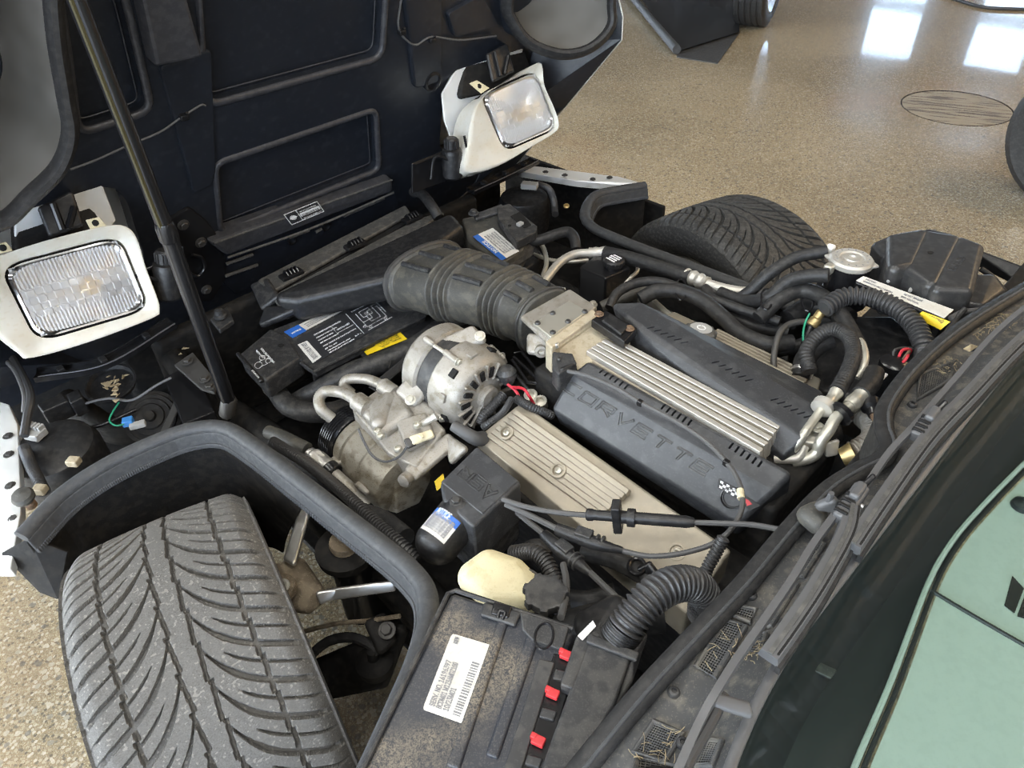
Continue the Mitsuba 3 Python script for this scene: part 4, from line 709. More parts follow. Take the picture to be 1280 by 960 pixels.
part(k, 'panel', hull([P(344, 372, .594), P(524, 276, .594), P(552, 268, .594), P(360, 396, .590)], .006), 'dusty_grey'); part(k, 'end_block', hull([P(318, 358, .59), P(334, 352, .60), P(346, 372, .60), P(330, 384, .58)], .008), 'plastic_worn')
part(k, 'front_face', hull([P(326, 356, .59), P(508, 263, .59), P(326, 356, .35), P(508, 263, .35)], .006), 'under')
for c in ((364, 343), (444, 306), (515, 273)):
    o = P(*c, .607); B = basis((0, 0, 1), (0, 1, 0)); cl = part(k, 'clip', box(o, (.055, .026, .010), B, .002), 'plastic_gloss', label='black spring clip')
    for i in range(4): part(cl, 'coil', tube([o+B[0]*(-.012+.009*i)-B[1]*.012+A(0, 0, .006), o+B[0]*(-.012+.009*i)+A(0, 0, .014), o+B[0]*(-.012+.009*i)+B[1]*.012+A(0, 0, .006)], .0026, 8), 'plastic_gloss')
k = thing('intake_elbow', 'fat ribbed rubber intake elbow with bellows folds between air duct and throttle', 'intake elbow')
pa = inter([P(533, 345, .652), P(556, 353, .668), P(598, 364, .682), P(645, 381, .694), P(684, 403, .700)], 44); L = np.linspace(0, 1, len(pa))
ry = np.interp(L, [0, .1, .3, .45, .62, .85, 1], [.096, .092, .083, .078, .070, .061, .060]); rz = np.interp(L, [0, .1, .3, .62, 1], [.058, .060, .062, .059, .056])
fold = np.zeros_like(L)
for c in (.335, .375, .415, .455, .665, .705, .745, .785): fold += .0080*np.exp(-((L-c)/.0085)**2)
for c in (.355, .395, .435, .685, .725, .765): fold -= .0065*np.exp(-((L-c)/.008)**2)
fold += .006*np.exp(-((L-.03)/.028)**8) + .005*np.exp(-((L-.97)/.03)**8)
th = np.arange(64)/64*2*PI; sq = lambda a: np.sign(a)*np.abs(a)**.82
pr = np.stack([np.stack([(ry[i]+fold[i])*sq(np.cos(th)), (rz[i]+fold[i])*sq(np.sin(th))], -1) for i in range(len(L))])
t_, u_, w_ = frames(pa); part(k, 'hose', sweep(pa, pr, up=A(0, 0, 1)), 'plastic_tan', True)
def on_elbow(l, a, d=0.):
    i = int(l*(len(pa)-1)); t = nrm(np.gradient(pa, axis=0)[i]); u = nrm(np.cross(t, [0, 0, 1])); w = np.cross(u, t); return pa[i]+u*(ry[i]+d)*sq(math.cos(a))+w*(rz[i]+d)*sq(math.sin(a))
for l0, l1 in ((.08, .315), (.475, .645), (.805, .92)):
    for a in (1.0, 1.5, 2.05, 2.6): part(k, 'rib', tube([on_elbow(x, a, .0015) for x in np.linspace(l0, l1, 6)], .0060, 8), 'plastic_worn')
for l, r in ((.005, .0070), (.975, .003)):
    part(k, 'clamp', tube([on_elbow(l, a, .006) for a in th[::2]], r, 8, smooth=False, closed=True), 'dark_steel')
part(k, 'clamp_screw', lathe([(.005, 0), (.005, .008), (.004, .009)], on_elbow(.95, 2.6, .008), A(-.3, -.8, .4), 12), 'steel')
# fan shroud with labels
SZ = .590
k = thing('fan_shroud', 'flat black plastic shroud carrying printed labels in front of the alternator', 'fan shroud')
top = [P(340, 412, SZ), P(470, 362, SZ), P(505, 366, SZ), P(536, 380, SZ), P(531, 394, SZ), P(392, 463, SZ), P(376, 452, SZ)]
part(k, 'panel', slab(top, .02, .004), 'plastic_worn'); part(k, 'rim', tube([P(536, 384, SZ), P(531, 396, SZ), P(392, 465, SZ), P(376, 454, SZ)], .0035, 8, smooth=False), 'plastic_worn')
part(k, 'front_wall', hull([P(392, 463, SZ-.01), P(531, 395, SZ-.01), P(392, 463, SZ-.01)-A(.02, 0, .12), P(531, 395, SZ-.01)-A(.02, 0, .12)], .004), 'plastic')
bl = [P(298, 442, SZ+.004), P(338, 410, SZ+.004), P(358, 418, SZ+.004), P(376, 446, SZ+.004), P(352, 460, SZ+.004), P(331, 475, SZ+.004)]
part(k, 'side_block', slab(bl, .05, .006), 'plastic_worn'); part(k, 'side_wall', hull([P(298, 443, SZ), P(326, 476, SZ), P(298, 443, .42), P(326, 476, .42)], .005), 'plastic'); part(k, 'hole', lathe([(.006, 0), (.0062, .0006), (.004, .001)], P(351, 432, SZ+.0045), (0, 0, 1), 16), 'slot')
lq = qz((370, 424, SZ+.001), (470, 372, SZ+.001), (495, 397, SZ+.001), (394, 454, SZ+.001))
k2 = thing('emission_label', 'black printed label with white text and hose diagram on the fan shroud', 'label')
part(k2, 'backing', lq.poly(roundpoly([(0, 0), (1, 0), (1, 1), (0, 1)], .05), .0006), 'label_black')
tx = [lq.text(.17, .20, 'VEHICLE EMISSION CONTROL INFORMATION', .0042, .33, d=.0007), lq.text(.17, .32, 'CONFORMS TO REGULATIONS', .0034, .25, d=.0007), lq.text(.17, .43, 'ADJUSTMENT NOT NEEDED', .0034, .18, d=.0007), lq.text(.17, .54, 'SEE SERVICE MANUAL', .0034, .22, d=.0007), lq.text(.17, .68, 'THIS VEHICLE IS EQUIPPED WITH', .0036, .40, d=.0007), lq.text(.17, .79, 'EGR  TWC  HO2S', .0034, .14, d=.0007), lq.text(.18, .88, 'USE UNLEADED FUEL ONLY', .0032, .27, d=.0007), lq.text(.18, .96, 'NO OTHER ADJUSTMENTS NEEDED', .0032, .30, d=.0007), lq.text(.505, .90, '5.7 L', .0034, .08, d=.0007), lq.text(.40, .42, 'CATALYST', .0055, .16, d=.0007), lq.text(.66, .08, 'VACUUM HOSE ROUTING', .003, .28, d=.0007)]
for m in tx: part(k2, 'lettering', m, 'ink_white')
dg = [[(.60, .02), (.60, .95)], [(.38, .22), (.38, .50), (.58, .50)], [(.68, .2), (.68, .8), (.93, .8), (.93, .3), (.80, .3), (.80, .6), (.68, .6)], [(.72, .2), (.72, .45), (.84, .45), (.84, .2), (.72, .2)], [(.76, .45), (.76, .7), (.88, .7), (.88, .2), (.96, .2), (.96, .66)], [(.64, .75), (.68, .7)], [(.66, .92), (.97, .92)]]
part(k2, 'diagram', cat(*[lq.line(p, .0006, .0008) for p in dg], *[lq.ring(s, t, .0035, .0005, d=.0008, seg=14) for s, t in ((.66, .75), (.71, .85), (.90, .86), (.95, .45), (.78, .35))]), 'ink_white')
bq = qz((372, 431, SZ+.0018), (384, 426, SZ+.0018), (402, 446, SZ+.0018), (391, 454, SZ+.0018)); part(k2, 'barcode_patch', bq.rect(0, 0, 1, 1, .0005), 'white')
rg = np.random.default_rng(7); part(k2, 'barcode', cat(*[bq.rect(.25, .06+.88*i/18, .75, .06+.88*i/18+.012+.02*rg.random(), .0004, .0006) for i in range(18)]), 'ink_grey')
k2 = thing('notice_label', 'long pale strip label with a blue end on the fan shroud', 'label'); nq = qz((358, 414, SZ+.001), (443, 371, SZ+.001), (452, 376, SZ+.001), (368, 421, SZ+.001))
part(k2, 'white_part', nq.rect(.17, 0, 1, 1, .0006), 'label_white'); part(k2, 'blue_part', nq.rect(-.03, -.05, .17, 1.05, .0007), 'blue'); part(k2, 'lettering', nq.text(.01, .65, 'NOTICE', .004, .13, d=.0008), 'ink_white')
for t in (.3, .5, .7): part(k2, 'lettering', nq.text(.22, t+.06, 'ENGINE COOLING FAN CAN START WITHOUT WARNING AT ANY TIME', .0022, .7, d=.0007), 'ink_grey')
k2 = thing('belt_routing_label', 'belt routing diagram in thin white lines on the left end of the shroud', 'label')
dq = qz((313, 436, SZ+.0048), (330, 430, SZ+.0048), (346, 456, SZ+.0048), (326, 472, SZ+.0048))
part(k2, 'diagram', cat(dq.ring(.12, .62, .0095, .0005), dq.ring(.48, .46, .0075, .0005), dq.ring(.72, .52, .0055, .0005), dq.ring(.70, .68, .0065, .0005), dq.line([(.2, .70), (.62, .76)], .0005, .0003), dq.line([(.22, .55), (.40, .52)], .0005, .0003), dq.line([(.55, .40), (.68, .44)], .0005, .0003)), 'ink_white')
tq = qz((327, 436, SZ+.0048), (331, 434, SZ+.0048), (345, 453, SZ+.0048), (341, 455, SZ+.0048)); r1 = Quad(tq.c[0], tq.c[3], tq.c[2], tq.c[1])
part(k2, 'lettering', cat(Quad(P(328, 434, SZ+.0048), P(345, 453, SZ+.0048), P(342, 456, SZ+.0048), P(325, 437, SZ+.0048)).text(0, .8, 'DRIVE BELT ROUTING', .005, .95), Quad(P(321, 437, SZ+.0048), P(331, 447, SZ+.0048), P(329, 449, SZ+.0048), P(319, 440, SZ+.0048)).text(0, .8, 'WITH A/C', .005, .95), Quad(P(316, 462, SZ+.0048), P(325, 472, SZ+.0048), P(323, 474, SZ+.0048), P(314, 464, SZ+.0048)).text(0, .8, '10168342', .004, .95)), 'ink_white')
# coolant pipe and hoses at the front, yellow warning
k = thing('coolant_hose', 'thick dusty black hose under the yellow warning label', 'hose'); part(k, 'hose', tube(pz((372, 502, .50), (400, 487, .535), (440, 466, .555), (486, 450, .560), (520, 432, .565), (548, 410, .56)), [.021, .021, .023, .023, .021, .019], 24), 'plastic_worn'); part(k, 'ring', tube([P(476+4*math.cos(a)*3, 452+14*math.sin(a), .572) for a in np.linspace(-2.2, .6, 12)], .0016, 6), 'dark_steel')
k = thing('warning_label', 'bright yellow warning label above the thick hose', 'label')
k3 = thing('fan_guard', 'flat black bracket that carries the yellow warning label', 'bracket'); part(k3, 'plate', slab([P(446, 436, .578), P(500, 404, .578), P(524, 424, .572), P(500, 436, .572), P(456, 452, .572)], .012, .003), 'plastic'); part(k3, 'rail', hull([P(500, 436, .572), P(530, 420, .572), P(540, 400, .57), P(520, 398, .57)], .005), 'plastic')
yq = qz((452, 436, .5795), (496, 411, .5795), (509, 424, .5765), (459, 444, .5765)); part(k, 'backing', yq.rect(0, 0, 1, 1, .0007), 'yellow'); part(k, 'heading_patch', yq.rect(.0, .08, .30, .45, .0004, .0007), 'label_black'); part(k, 'lettering', yq.text(.03, .38, 'CAUTION', .004, .24, h=.0004, d=.0012), 'yellow')
for t in (.35, .5, .65, .8): part(k, 'lettering', yq.text(.42, t, ('FAN MAY START', 'EVEN WITH THE', 'ENGINE OFF', 'KEEP CLEAR')[int((t-.3)/.15)], .0028, .48, d=.0007), 'ink')
part(k, 'divider', yq.line([(.36, .02), (.36, .6), (.45, .98)], .0005, .0009), 'ink')
k = thing('radiator_hose', 'thick curved rubber radiator hose with a steel clamp left of the compressor', 'hose'); rh_ = pz((334, 474, .50), (346, 490, .515), (362, 508, .52), (392, 516, .515), (425, 512, .50), (446, 498, .47)); part(k, 'hose', tube(rh_, [.019, .020, .021, .021, .020, .019], 24), 'plastic_worn'); part(k, 'clamp', clamp(rh_[1]*.6+rh_[0]*.4, rh_[1]-rh_[0], .0205, .010), 'steel')
k = thing('drive_belt', 'black ribbed drive belt between compressor and alternator', 'belt'); b0, b1 = P(466, 486, .60), P(536, 428, .635); bd = nrm(b1-b0); bw = A(.022, 0, .004)
part(k, 'belt', hull([b0-bw/2, b0+bw/2, b1-bw/2, b1+bw/2], .0018), 'rubber')
for i in range(5): s = (-.4+.2*i)*bw; part(k, 'belt_rib', tube([b0+s+A(0, 0, .0025), b1+s+A(0, 0, .0025)], .0014, 6, smooth=False), 'conduit')
# ---------------------------------------------------------------- alternator (axis along the car)
k = thing('alternator', 'dusty cast aluminium alternator with vent slots and a black boot beside the elbow', 'alternator')
ao = P(553, 458, .676); ax = nrm(A(1, .0, -.02)); BB = basis(ax, (0, 0, 1))
part(k, 'front_housing', lathe([(.03, -.030), (.070, -.028), (.078, -.018), (.079, .012), (.074, .016)], ao, ax, 48), 'cast_alu'); part(k, 'stator', lathe([(.071, .012), (.0725, .016), (.0725, .046), (.071, .050)], ao, ax, 48), 'plastic_worn', label='dark stator ring')
part(k, 'rear_housing', lathe([(.074, .046), (.077, .050), (.0765, .070), (.073, .090), (.066, .106), (.056, .113), (.03, .1145), (.001, .1145)], ao, ax, 48), 'cast_alu')
def apos(a, r, h): return ao + (BB[0]*math.cos(a)+BB[1]*math.sin(a))*r + ax*h
for a in np.radians((20, 110, 200, 290)):
    part(k, 'lug', hull([apos(a, .070, .048), apos(a, .080, .050), apos(a, .076, .074), apos(a, .070, .074)], .006), 'cast_alu'); part(k, 'lug', hull([apos(a, .074, -.004), apos(a, .083, .0), apos(a, .080, .014)], .006), 'cast_alu')
    part(k, 'through_bolt', cat(tube([apos(a, .0775, .0), apos(a, .0775, .06)], .0035, 8, smooth=False), bolt(apos(a, .0765, .08), ax, .0055, .006)), 'zinc')
for i in range(14):
    a = i/14*2*PI+.1; c = apos(a, .046, .1135); r_ = BB[0]*math.cos(a)+BB[1]*math.sin(a); part(k, 'vent', box(c, (.020, .009, .006), np.array([r_, np.cross(ax, r_), ax]), .0015), 'slot')
    part(k, 'fin', box(apos(a+PI/14, .048, .1145), (.030, .004, .006), np.array([BB[0]*math.cos(a+PI/14)+BB[1]*math.sin(a+PI/14), np.cross(ax, BB[0]*math.cos(a+PI/14)+BB[1]*math.sin(a+PI/14)), ax]), .001), 'cast_alu')
for i in range(10):
    a = i/10*2*PI; r_ = BB[0]*math.cos(a)+BB[1]*math.sin(a); part(k, 'side_vent', box(apos(a, .0735, .086), (.008, .016, .012), np.array([r_, np.cross(ax, r_), ax]), .0015), 'slot' if i % 2 else 'cast_alu')
part(k, 'bearing_cap', lathe([(.021, .108), (.021, .124), (.018, .127), (.002, .1275), (.002, .126)], ao, ax, 28), 'cast_alu'); part(k, 'cap_rib', box(apos(2.4, .035, .116), (.05, .008, .010), np.array([BB[0]*math.cos(2.4)+BB[1]*math.sin(2.4), np.cross(ax, BB[0]*math.cos(2.4)+BB[1]*math.sin(2.4)), ax]), .002), 'cast_alu')
bt = PY(632, 463, ao[1]-.028); part(k, 'terminal_boot', lathe([(.010, .0), (.016, .012), (.017, .022), (.012, .030), (.003, .033)], P(636, 478, .688), P(632, 460, .718)-P(636, 478, .688), 20), 'plastic_worn', label='black rubber terminal boot')
part(k, 'plug', hull([P(582, 512, .64), P(594, 507, .65), P(596, 526, .625), P(586, 532, .62)], .004), 'plastic', label='black connector tab')
k = thing('alternator_bracket', 'curved cast bracket arm holding the alternator above the compressor', 'bracket')
part(k, 'arm', hull([P(502, 490, .665), P(518, 503, .658), P(532, 457, .705), P(546, 470, .695)], .010), 'cast_alu'); part(k, 'arm', hull([P(532, 457, .705), P(546, 470, .695), P(558, 426, .742), P(570, 436, .735)], .009), 'cast_alu'); part(k, 'top_arm', hull([P(558, 426, .742), P(570, 436, .735), P(590, 413, .755), P(602, 425, .748)], .008), 'cast_alu')
for c in ((513, 500), (600, 420)): part(k, 'bolt', bolt(P(*c, .680 if c[0] < 550 else .762), A(.3, -.4, 1), .0065, .005), 'zinc')
part(k, 'pivot', lathe([(.013, -.02), (.013, .02), (.009, .024)], P(532, 512, .645), A(1, 0, 0), 20), 'cast_alu')
# ---------------------------------------------------------------- air conditioning compressor
k = thing('compressor', 'dirty cast aluminium compressor with a ribbed black pulley beside the near seal', 'compressor')
co = P(452, 556, .560); cx = nrm(A(1, -.03, -.02)); CB = basis(cx, (0, 0, 1))
def cpos(a, r, h): return co + (CB[0]*math.cos(a)+CB[1]*math.sin(a))*r + cx*h
pr = [(.02, -.052), (.058, -.050)]; 
for i in range(6): pr += [(.061, -.048+.0058*i), (.061, -.0458+.0058*i), (.0575, -.0442+.0058*i)]
part(k, 'pulley', lathe(pr+[(.055, -.012), (.03, -.010)], co, cx, 48), 'plastic_gloss', label='ribbed black pulley')
part(k, 'body', lathe([(.040, -.012), (.055, -.008), (.060, .0), (.060, .016), (.056, .018), (.056, .024), (.060, .026), (.060, .070), (.0575, .072), (.0575, .078), (.061, .080), (.061, .120), (.056, .130), (.04, .136), (.001, .137)], co, cx, 48), 'cast_dirty')
part(k, 'rear_head', cat(hull([cpos(2.4, .05, .132), cpos(3.4, .052, .132), cpos(4.4, .05, .132), cpos(.6, .03, .132), cpos(2.4, .045, .143), cpos(3.4, .045, .143), cpos(4.4, .04, .143)], .006)), 'cast_dirty')
for a in np.radians((80, 140, 200, 260, 320)): part(k, 'ear', hull([cpos(a, .056, .004), cpos(a, .066, .006), cpos(a, .062, .016), cpos(a, .055, .02)], .005), 'cast_alu'); part(k, 'ear', hull([cpos(a, .056, .084), cpos(a, .066, .086), cpos(a, .063, .110)], .005), 'cast_alu')
part(k, 'data_plate', Quad(P(543, 602, .585), P(554, 592, .592), P(557, 604, .585), P(546, 614, .578)).rect(0, 0, 1, 1, .0012), 'yellow', label='small yellow and black plate')
m4 = [P(446, 512, .640), P(488, 482, .650), P(520, 505, .652), P(552, 540, .640), P(520, 582, .62), P(490, 566, .622)]
k2 = thing('compressor_manifold', 'bright bolted aluminium manifold block on top of the compressor', 'manifold')
part(k2, 'block', hull([*[x for x in m4], *[x-A(0, 0, .025) for x in m4]], .007), 'cast_alu'); part(k2, 'saddle', hull([P(462, 518, .645), P(492, 496, .653), P(508, 520, .650), P(482, 538, .641)], .013, 20), 'cast_alu'); part(k2, 'neck', hull([P(470, 508, .650), P(486, 500, .655), P(474, 530, .65)], .015, 20), 'cast_alu'); part(k2, 'step', hull([P(500, 530, .65), P(530, 520, .652), P(540, 545, .645), P(512, 560, .638)], .006), 'cast_alu')
for c, z in (((472, 540), .655), ((476, 546), .652), ((498, 562), .645), ((522, 532), .662)): part(k2, 'screw', screw(P(*c, z), (0, -.2, 1), .0075, .007), 'zinc')
part(k2, 'port', lathe([(.017, -.02), (.017, .012), (.013, .016)], P(452, 505, .655), P(442, 498, .655)-P(452, 505, .655), 24), 'cast_alu'); part(k2, 'port', lathe([(.015, -.02), (.015, .012), (.011, .016)], P(484, 486, .660), P(474, 479, .662)-P(484, 486, .660), 24), 'cast_alu')
part(k2, 'rear_arm', cat(hull([P(512, 588, .615), P(560, 548, .635), P(565, 556, .63), P(518, 596, .61)], .008), hull([P(560, 548, .635), P(580, 562, .64), P(566, 575, .62)], .007))  , 'cast_alu'); part(k2, 'rear_lug', lathe([(.011, 0), (.011, .014), (.007, .016)], P(510, 596, .615), A(.3, -1, .2), 18), 'cast_alu'); part(k2, 'hex', bolt(P(506, 601, .612), A(.3, -1, .2), .008, .008), 'zinc')
part(k2, 'valve', cat(lathe([(.006, 0), (.006, .022), (.007, .022), (.007, .028)], P(528, 530, .655), P(542, 522, .665)-P(528, 530, .655), 14)), 'bright_alu')
solo('refrigerant_pipe', tube(pz((446, 500, .655), (428, 491, .652), (408, 489, .648), (399, 498, .640), (402, 512, .628), (416, 524, .612)), .0105, 16), 'cast_alu', 'outer looped aluminium pipe at the front of the compressor', 'pipe'); solo('refrigerant_pipe', tube(pz((478, 481, .660), (458, 474, .657), (436, 474, .650), (430, 482, .64), (440, 492, .625)), .0095, 16), 'cast_alu', 'inner short looped aluminium pipe above the compressor pulley', 'pipe')
k = thing('wire_connector', 'cream plastic wire connector lying on the compressor', 'connector'); part(k, 'shell', hull([P(514, 548, .656), P(538, 540, .66), P(540, 545, .656), P(517, 554, .652)], .004), 'connector_cream'); part(k, 'boot', hull([P(508, 551, .654), P(516, 549, .655), P(518, 555, .650), P(511, 558, .650)], .004), 'dark_steel'); part(k, 'clip', box(P(526, 545, .664), (.012, .006, .004), r=.001), 'connector_cream')
solo('connector_lead', tube(pz((448, 536, .650), (455, 552, .640), (466, 570, .628), (482, 577, .622), (500, 570, .635), (510, 556, .652)), .0022, 6), 'cable_grey', 'thin grey wire hanging over the compressor to the cream connector', 'wire')
k = thing('pipe_fitting', 'bright pipe fitting with a black sleeve between compressor and seal', 'fitting'); fd = P(440, 610, .56)-P(385, 565, .58); fo = P(385, 565, .58)
part(k, 'body', lathe([(.008, 0), (.012, .004), (.012, .010), (.016, .014), (.017, .05), (.013, .056), (.012, .062)], fo, fd, 24), 'steel'); part(k, 'sleeve', lathe([(.0165, .052), (.018, .054), (.018, .068), (.0165, .07)], fo, fd, 24), 'plastic_gloss'); part(k, 'nut', lathe([(.016, .018), (.0185, .02), (.0185, .036), (.016, .038)], fo, fd, 6), 'bright_alu'); part(k, 'pipe', tube([fo+nrm(fd)*.06, P(440, 612, .55), P(460, 632, .53)], .011, 16), 'cast_alu')
solo('fitting_hose', tube(pz((336, 540, .56), (352, 546, .57), (372, 556, .58), (384, 562, .58)), .013, 14), 'plastic_tan', 'dusty hose end leading into the bright fitting', 'hose')
solo('corrugated_conduit', tube(pz((340, 552, .60), (385, 580, .61), (425, 612, .62), (468, 652, .625), (500, 680, .63), (522, 700, .62)), .0105, 14, rings=(.0060, .0030)), 'conduit', 'long black corrugated conduit lying along the near seal', 'conduit'); solo('corrugated_conduit', tube(pz((455, 640, .57), (480, 650, .58), (508, 672, .60)), .015, 14), 'rubber', 'short black hose below the compressor', 'hose')
# ---------------------------------------------------------------- traction control box and its canister
AZ = .690
k = thing('actuator_box', 'black plastic box with raised lettering, between the compressor and the valve cover', 'control box')
tp = [P(597, 557, AZ), P(652, 602, AZ), P(592, 659, AZ), P(553, 626, AZ), P(560, 612, AZ), P(549, 604, AZ)]; cvx = [tp[0], tp[1], tp[2], tp[3], tp[5]]
part(k, 'box', slab(cvx, .085, .005), 'cover_grey'); rp_ = [P(596, 558.5, AZ+.0015), P(648, 601, AZ+.0015), P(603, 642, AZ+.0015), P(551, 602, AZ+.0015)]; part(k, 'lid', slab(rp_, .008, .002), 'cover_grey'); part(k, 'base', slab([x*.94+np.mean(cvx, 0)*.06-A(0, 0, .08) for x in cvx], .05, .006), 'plastic_worn')
part(k, 'bolt', bolt(P(570, 627, AZ+.001), (0, 0, 1), .0065, .006), 'plastic_worn'); lq = Quad(*[P(x, y, AZ+.0025) for x, y in ((612, 626), (571, 594), (583, 582), (625, 614))])
for m in outline_text(lq, 'ASR', .03, .345, .26, .02, .96, .03, .0007, 0): part(k, 'letter_outline', m, 'plastic_worn')
k = thing('actuator_canister', 'round black canister with a blue and white notice label beside the lettered box', 'canister')
d0, d1 = P(566, 655, .655), P(532, 697, .638); dx = nrm(d1-d0); r0 = .0335
prof = [(r0*.9, -.03), (r0, -.02), (r0, .035)]+[(r0*math.cos(t), .035+.030*math.sin(t)) for t in np.linspace(.15, PI/2-.02, 9)]
part(k, 'body', lathe(prof, d0, dx, 40), 'plastic'); DB = basis(dx, (0, 0, 1))
def arc_patch(h0, h1, a0, a1, r, n=20):
    a = np.linspace(a0, a1, n); v = np.array([[d0+(DB[0]*math.cos(t)+DB[1]*math.sin(t))*r+dx*h for t in a] for h in (h0, h1)]).reshape(-1, 3); i = np.arange(n-1); return mesh(v, np.concatenate([np.stack([i, i+1, i+n+1], 1), np.stack([i, i+n+1, i+n], 1)]))
sgn = 1 if (DB[1] @ CAM[0]) > 0 else -1
part(k, 'label_white', arc_patch(.010, .036, -.75, .75, r0+.0006), 'label_white', label='white notice label'); part(k, 'label_blue', arc_patch(-.002, .010, -.75, .75, r0+.0006), 'blue', label='blue heading band')
cq = lambda a0, a1, h0, h1: Quad(*[d0+(DB[0]*math.cos(a)+DB[1]*math.sin(a))*(r0+.0011)+dx*h for a, h in ((a0, h0), (a1, h0), (a1, h1), (a0, h1))])
aa = (.30, -.25) if sgn < 0 else (-.30, .25)
def canister_text(txt, a0, a1, h0, h1):
    q = cq(a0, a1, h0, h1); g = q.text(0, .85, txt, .01, 1.0); v = np.asarray(g.vertices)-d0; h = v@dx; w = v-np.outer(h, dx); r = np.linalg.norm(w, axis=1, keepdims=True); return mesh(d0+np.outer(h, dx)+w/r*(r0+.0010), g.faces)
part(k, 'lettering', canister_text('NOTICE', -.5 if sgn > 0 else .5, .25 if sgn > 0 else -.25, .0005, .0075), 'ink_white')
for h in (.015, .019, .023, .027, .031): part(k, 'lettering', canister_text('SPRING LOADED DO NOT OPEN', -.65 if sgn > 0 else .65, .6 if sgn > 0 else -.6, h-.0028, h), 'ink_grey')
# ---------------------------------------------------------------- control module (lower middle)
k = thing('control_module', 'dusty black control module with a white barcode label and three red clips at the bottom', 'control module')
o0, o1, o2, o3 = P(566, 740, .752), P(716, 787, .752), P(628, 992, .766), P(448, 962, .752); MNn = nrm(np.cross(o1-o0, o3-o0)); MNn = MNn if MNn[2] > 0 else -MNn
M_ = lambda x, y, d=0.: PP(x, y, o0+MNn*d, MNn)
def module_fn(p, n, uv):
    m = smoothstep(.50, .72, fbm(p.x*13+3, p.y*13, p.z*13, 3)); g = smoothstep(.12, .95, noise(p.x*900+p.y*330, p.y*900-p.x*330, p.z*900)*.6+noise(p.x*330, p.y*330, p.z*330)*.4); s = smoothstep(.62, .75, noise(p.x*900, p.y*900, p.z*900))
    return mix((.026, .029, .037), (.30, .25, .175), dr.minimum(m*g*.60 + s*.08, 1))
mat('module_dust', proc(module_fn), .42)
part(k, 'case', slab([M_(566, 738), M_(718, 787), M_(622, 1000), M_(448, 975)], -MNn*.05, .007), 'module_dust'); part(k, 'rim', tube([M_(452, 965, .001), M_(560, 742, .001), M_(570, 738, .001), M_(716, 786, .001)], .003, 8, smooth=False), 'plastic_worn')
part(k, 'rib', hull([M_(626, 776, 0), M_(632, 778, 0), M_(572, 958, 0), M_(563, 955, 0)], .0035), 'module_dust'); part(k, 'rib', hull([M_(664, 790, .0), M_(672, 793, .0), M_(620, 945, .0), M_(612, 942, .0)], .0035), 'module_dust')
part(k, 'bracket', cat(hull([M_(607, 757, .003), M_(648, 768, .003), M_(642, 780, .003), M_(604, 768, .003)], .003)), 'plastic_worn'); part(k, 'latch', cat(hull([M_(619, 755, .006), M_(638, 760, .006), M_(634, 771, .006), M_(616, 766, .006)], .002), tube([M_(622, 772, .006), M_(625, 764, .009), M_(631, 766, .009), M_(628, 774, .006)], .002, 6)), 'plastic_gloss'); part(k, 'plate', slab([M_(650, 764, .006), M_(712, 784, .006), M_(704, 812, .006), M_(664, 800, .006), M_(652, 785, .006)], -MNn*.008, .002), 'plastic_worn'); part(k, 'ring', tube([M_(680+11*math.cos(t)-4*math.sin(t), 795+16*math.sin(t)+3*math.cos(t), .007) for t in np.arange(20)/20*2*PI], .0014, 6, smooth=False, closed=True), 'plastic_gloss')
lb = Quad(M_(528, 887, .001), M_(565, 792, .001), M_(615, 807, .001), M_(579, 905, .001)); k2 = thing('barcode_label', 'white barcode label stuck on the dusty control module', 'label')
part(k2, 'paper', lb.poly(roundpoly([(0, 0), (1, 0), (1, 1), (0, 1)], .06), .0007), 'label_white')
for t, s, w in (('SERV. NO. 16196397', .07, .58), ('BCDM01 M1236MDZ100', .07, .58), ('10/23M01', .07, .28)): part(k2, 'lettering', lb.text(s, {'S': .24, 'B': .41, '1': .58}[t[0]], t, .0062, w, d=.0008), 'ink_grey')
part(k2, 'lettering', lb.text(.88, .22, 'BXFW', .005, .09, d=.0008), 'ink_grey'); rg = np.random.default_rng(3); x = .06
while x < .72: w = .009+.014*rg.random(); part(k2, 'bar', lb.rect(x, .70, x+w, .88, .0004, .0008), 'ink_grey'); x += w+.012+.010*rg.random()
part(k, 'connector_well', slab([M_(694, 815, .001), M_(720, 825, .001), M_(668, 1000, .001), M_(640, 990, .001)], -MNn*.006, .002), 'plastic_gloss'); part(k, 'side_bar', slab([M_(676, 822, .004), M_(692, 826, .004), M_(646, 975, .004), M_(628, 972, .004)], -MNn*.008, .002), 'plastic_worn')
for i, c in enumerate(((708, 819), (691, 867), (673, 926))):
    B = basis(MNn, M_(c[0]+8, c[1]-18)-M_(*c)); o = M_(*c, .006); r_ = part(k, 'red_clip', box(o, (.010, .013, .006), B, .0012), 'red', label='red locking clip'); part(r_, 'tab', box(o+B[0]*.002+B[1]*.006, (.006, .006, .007), B, .001), 'red')
    part(k, 'plug', slab([M_(c[0]-14, c[1]+16, .004), M_(c[0]+6, c[1]+22, .004), M_(c[0]+2, c[1]+34, .004), M_(c[0]-18, c[1]+28, .004)], -MNn*.01, .002), 'plastic_worn')
k = thing('connector_cover', 'angular black connector cover where the fat conduit enters beside the red clips', 'cover')
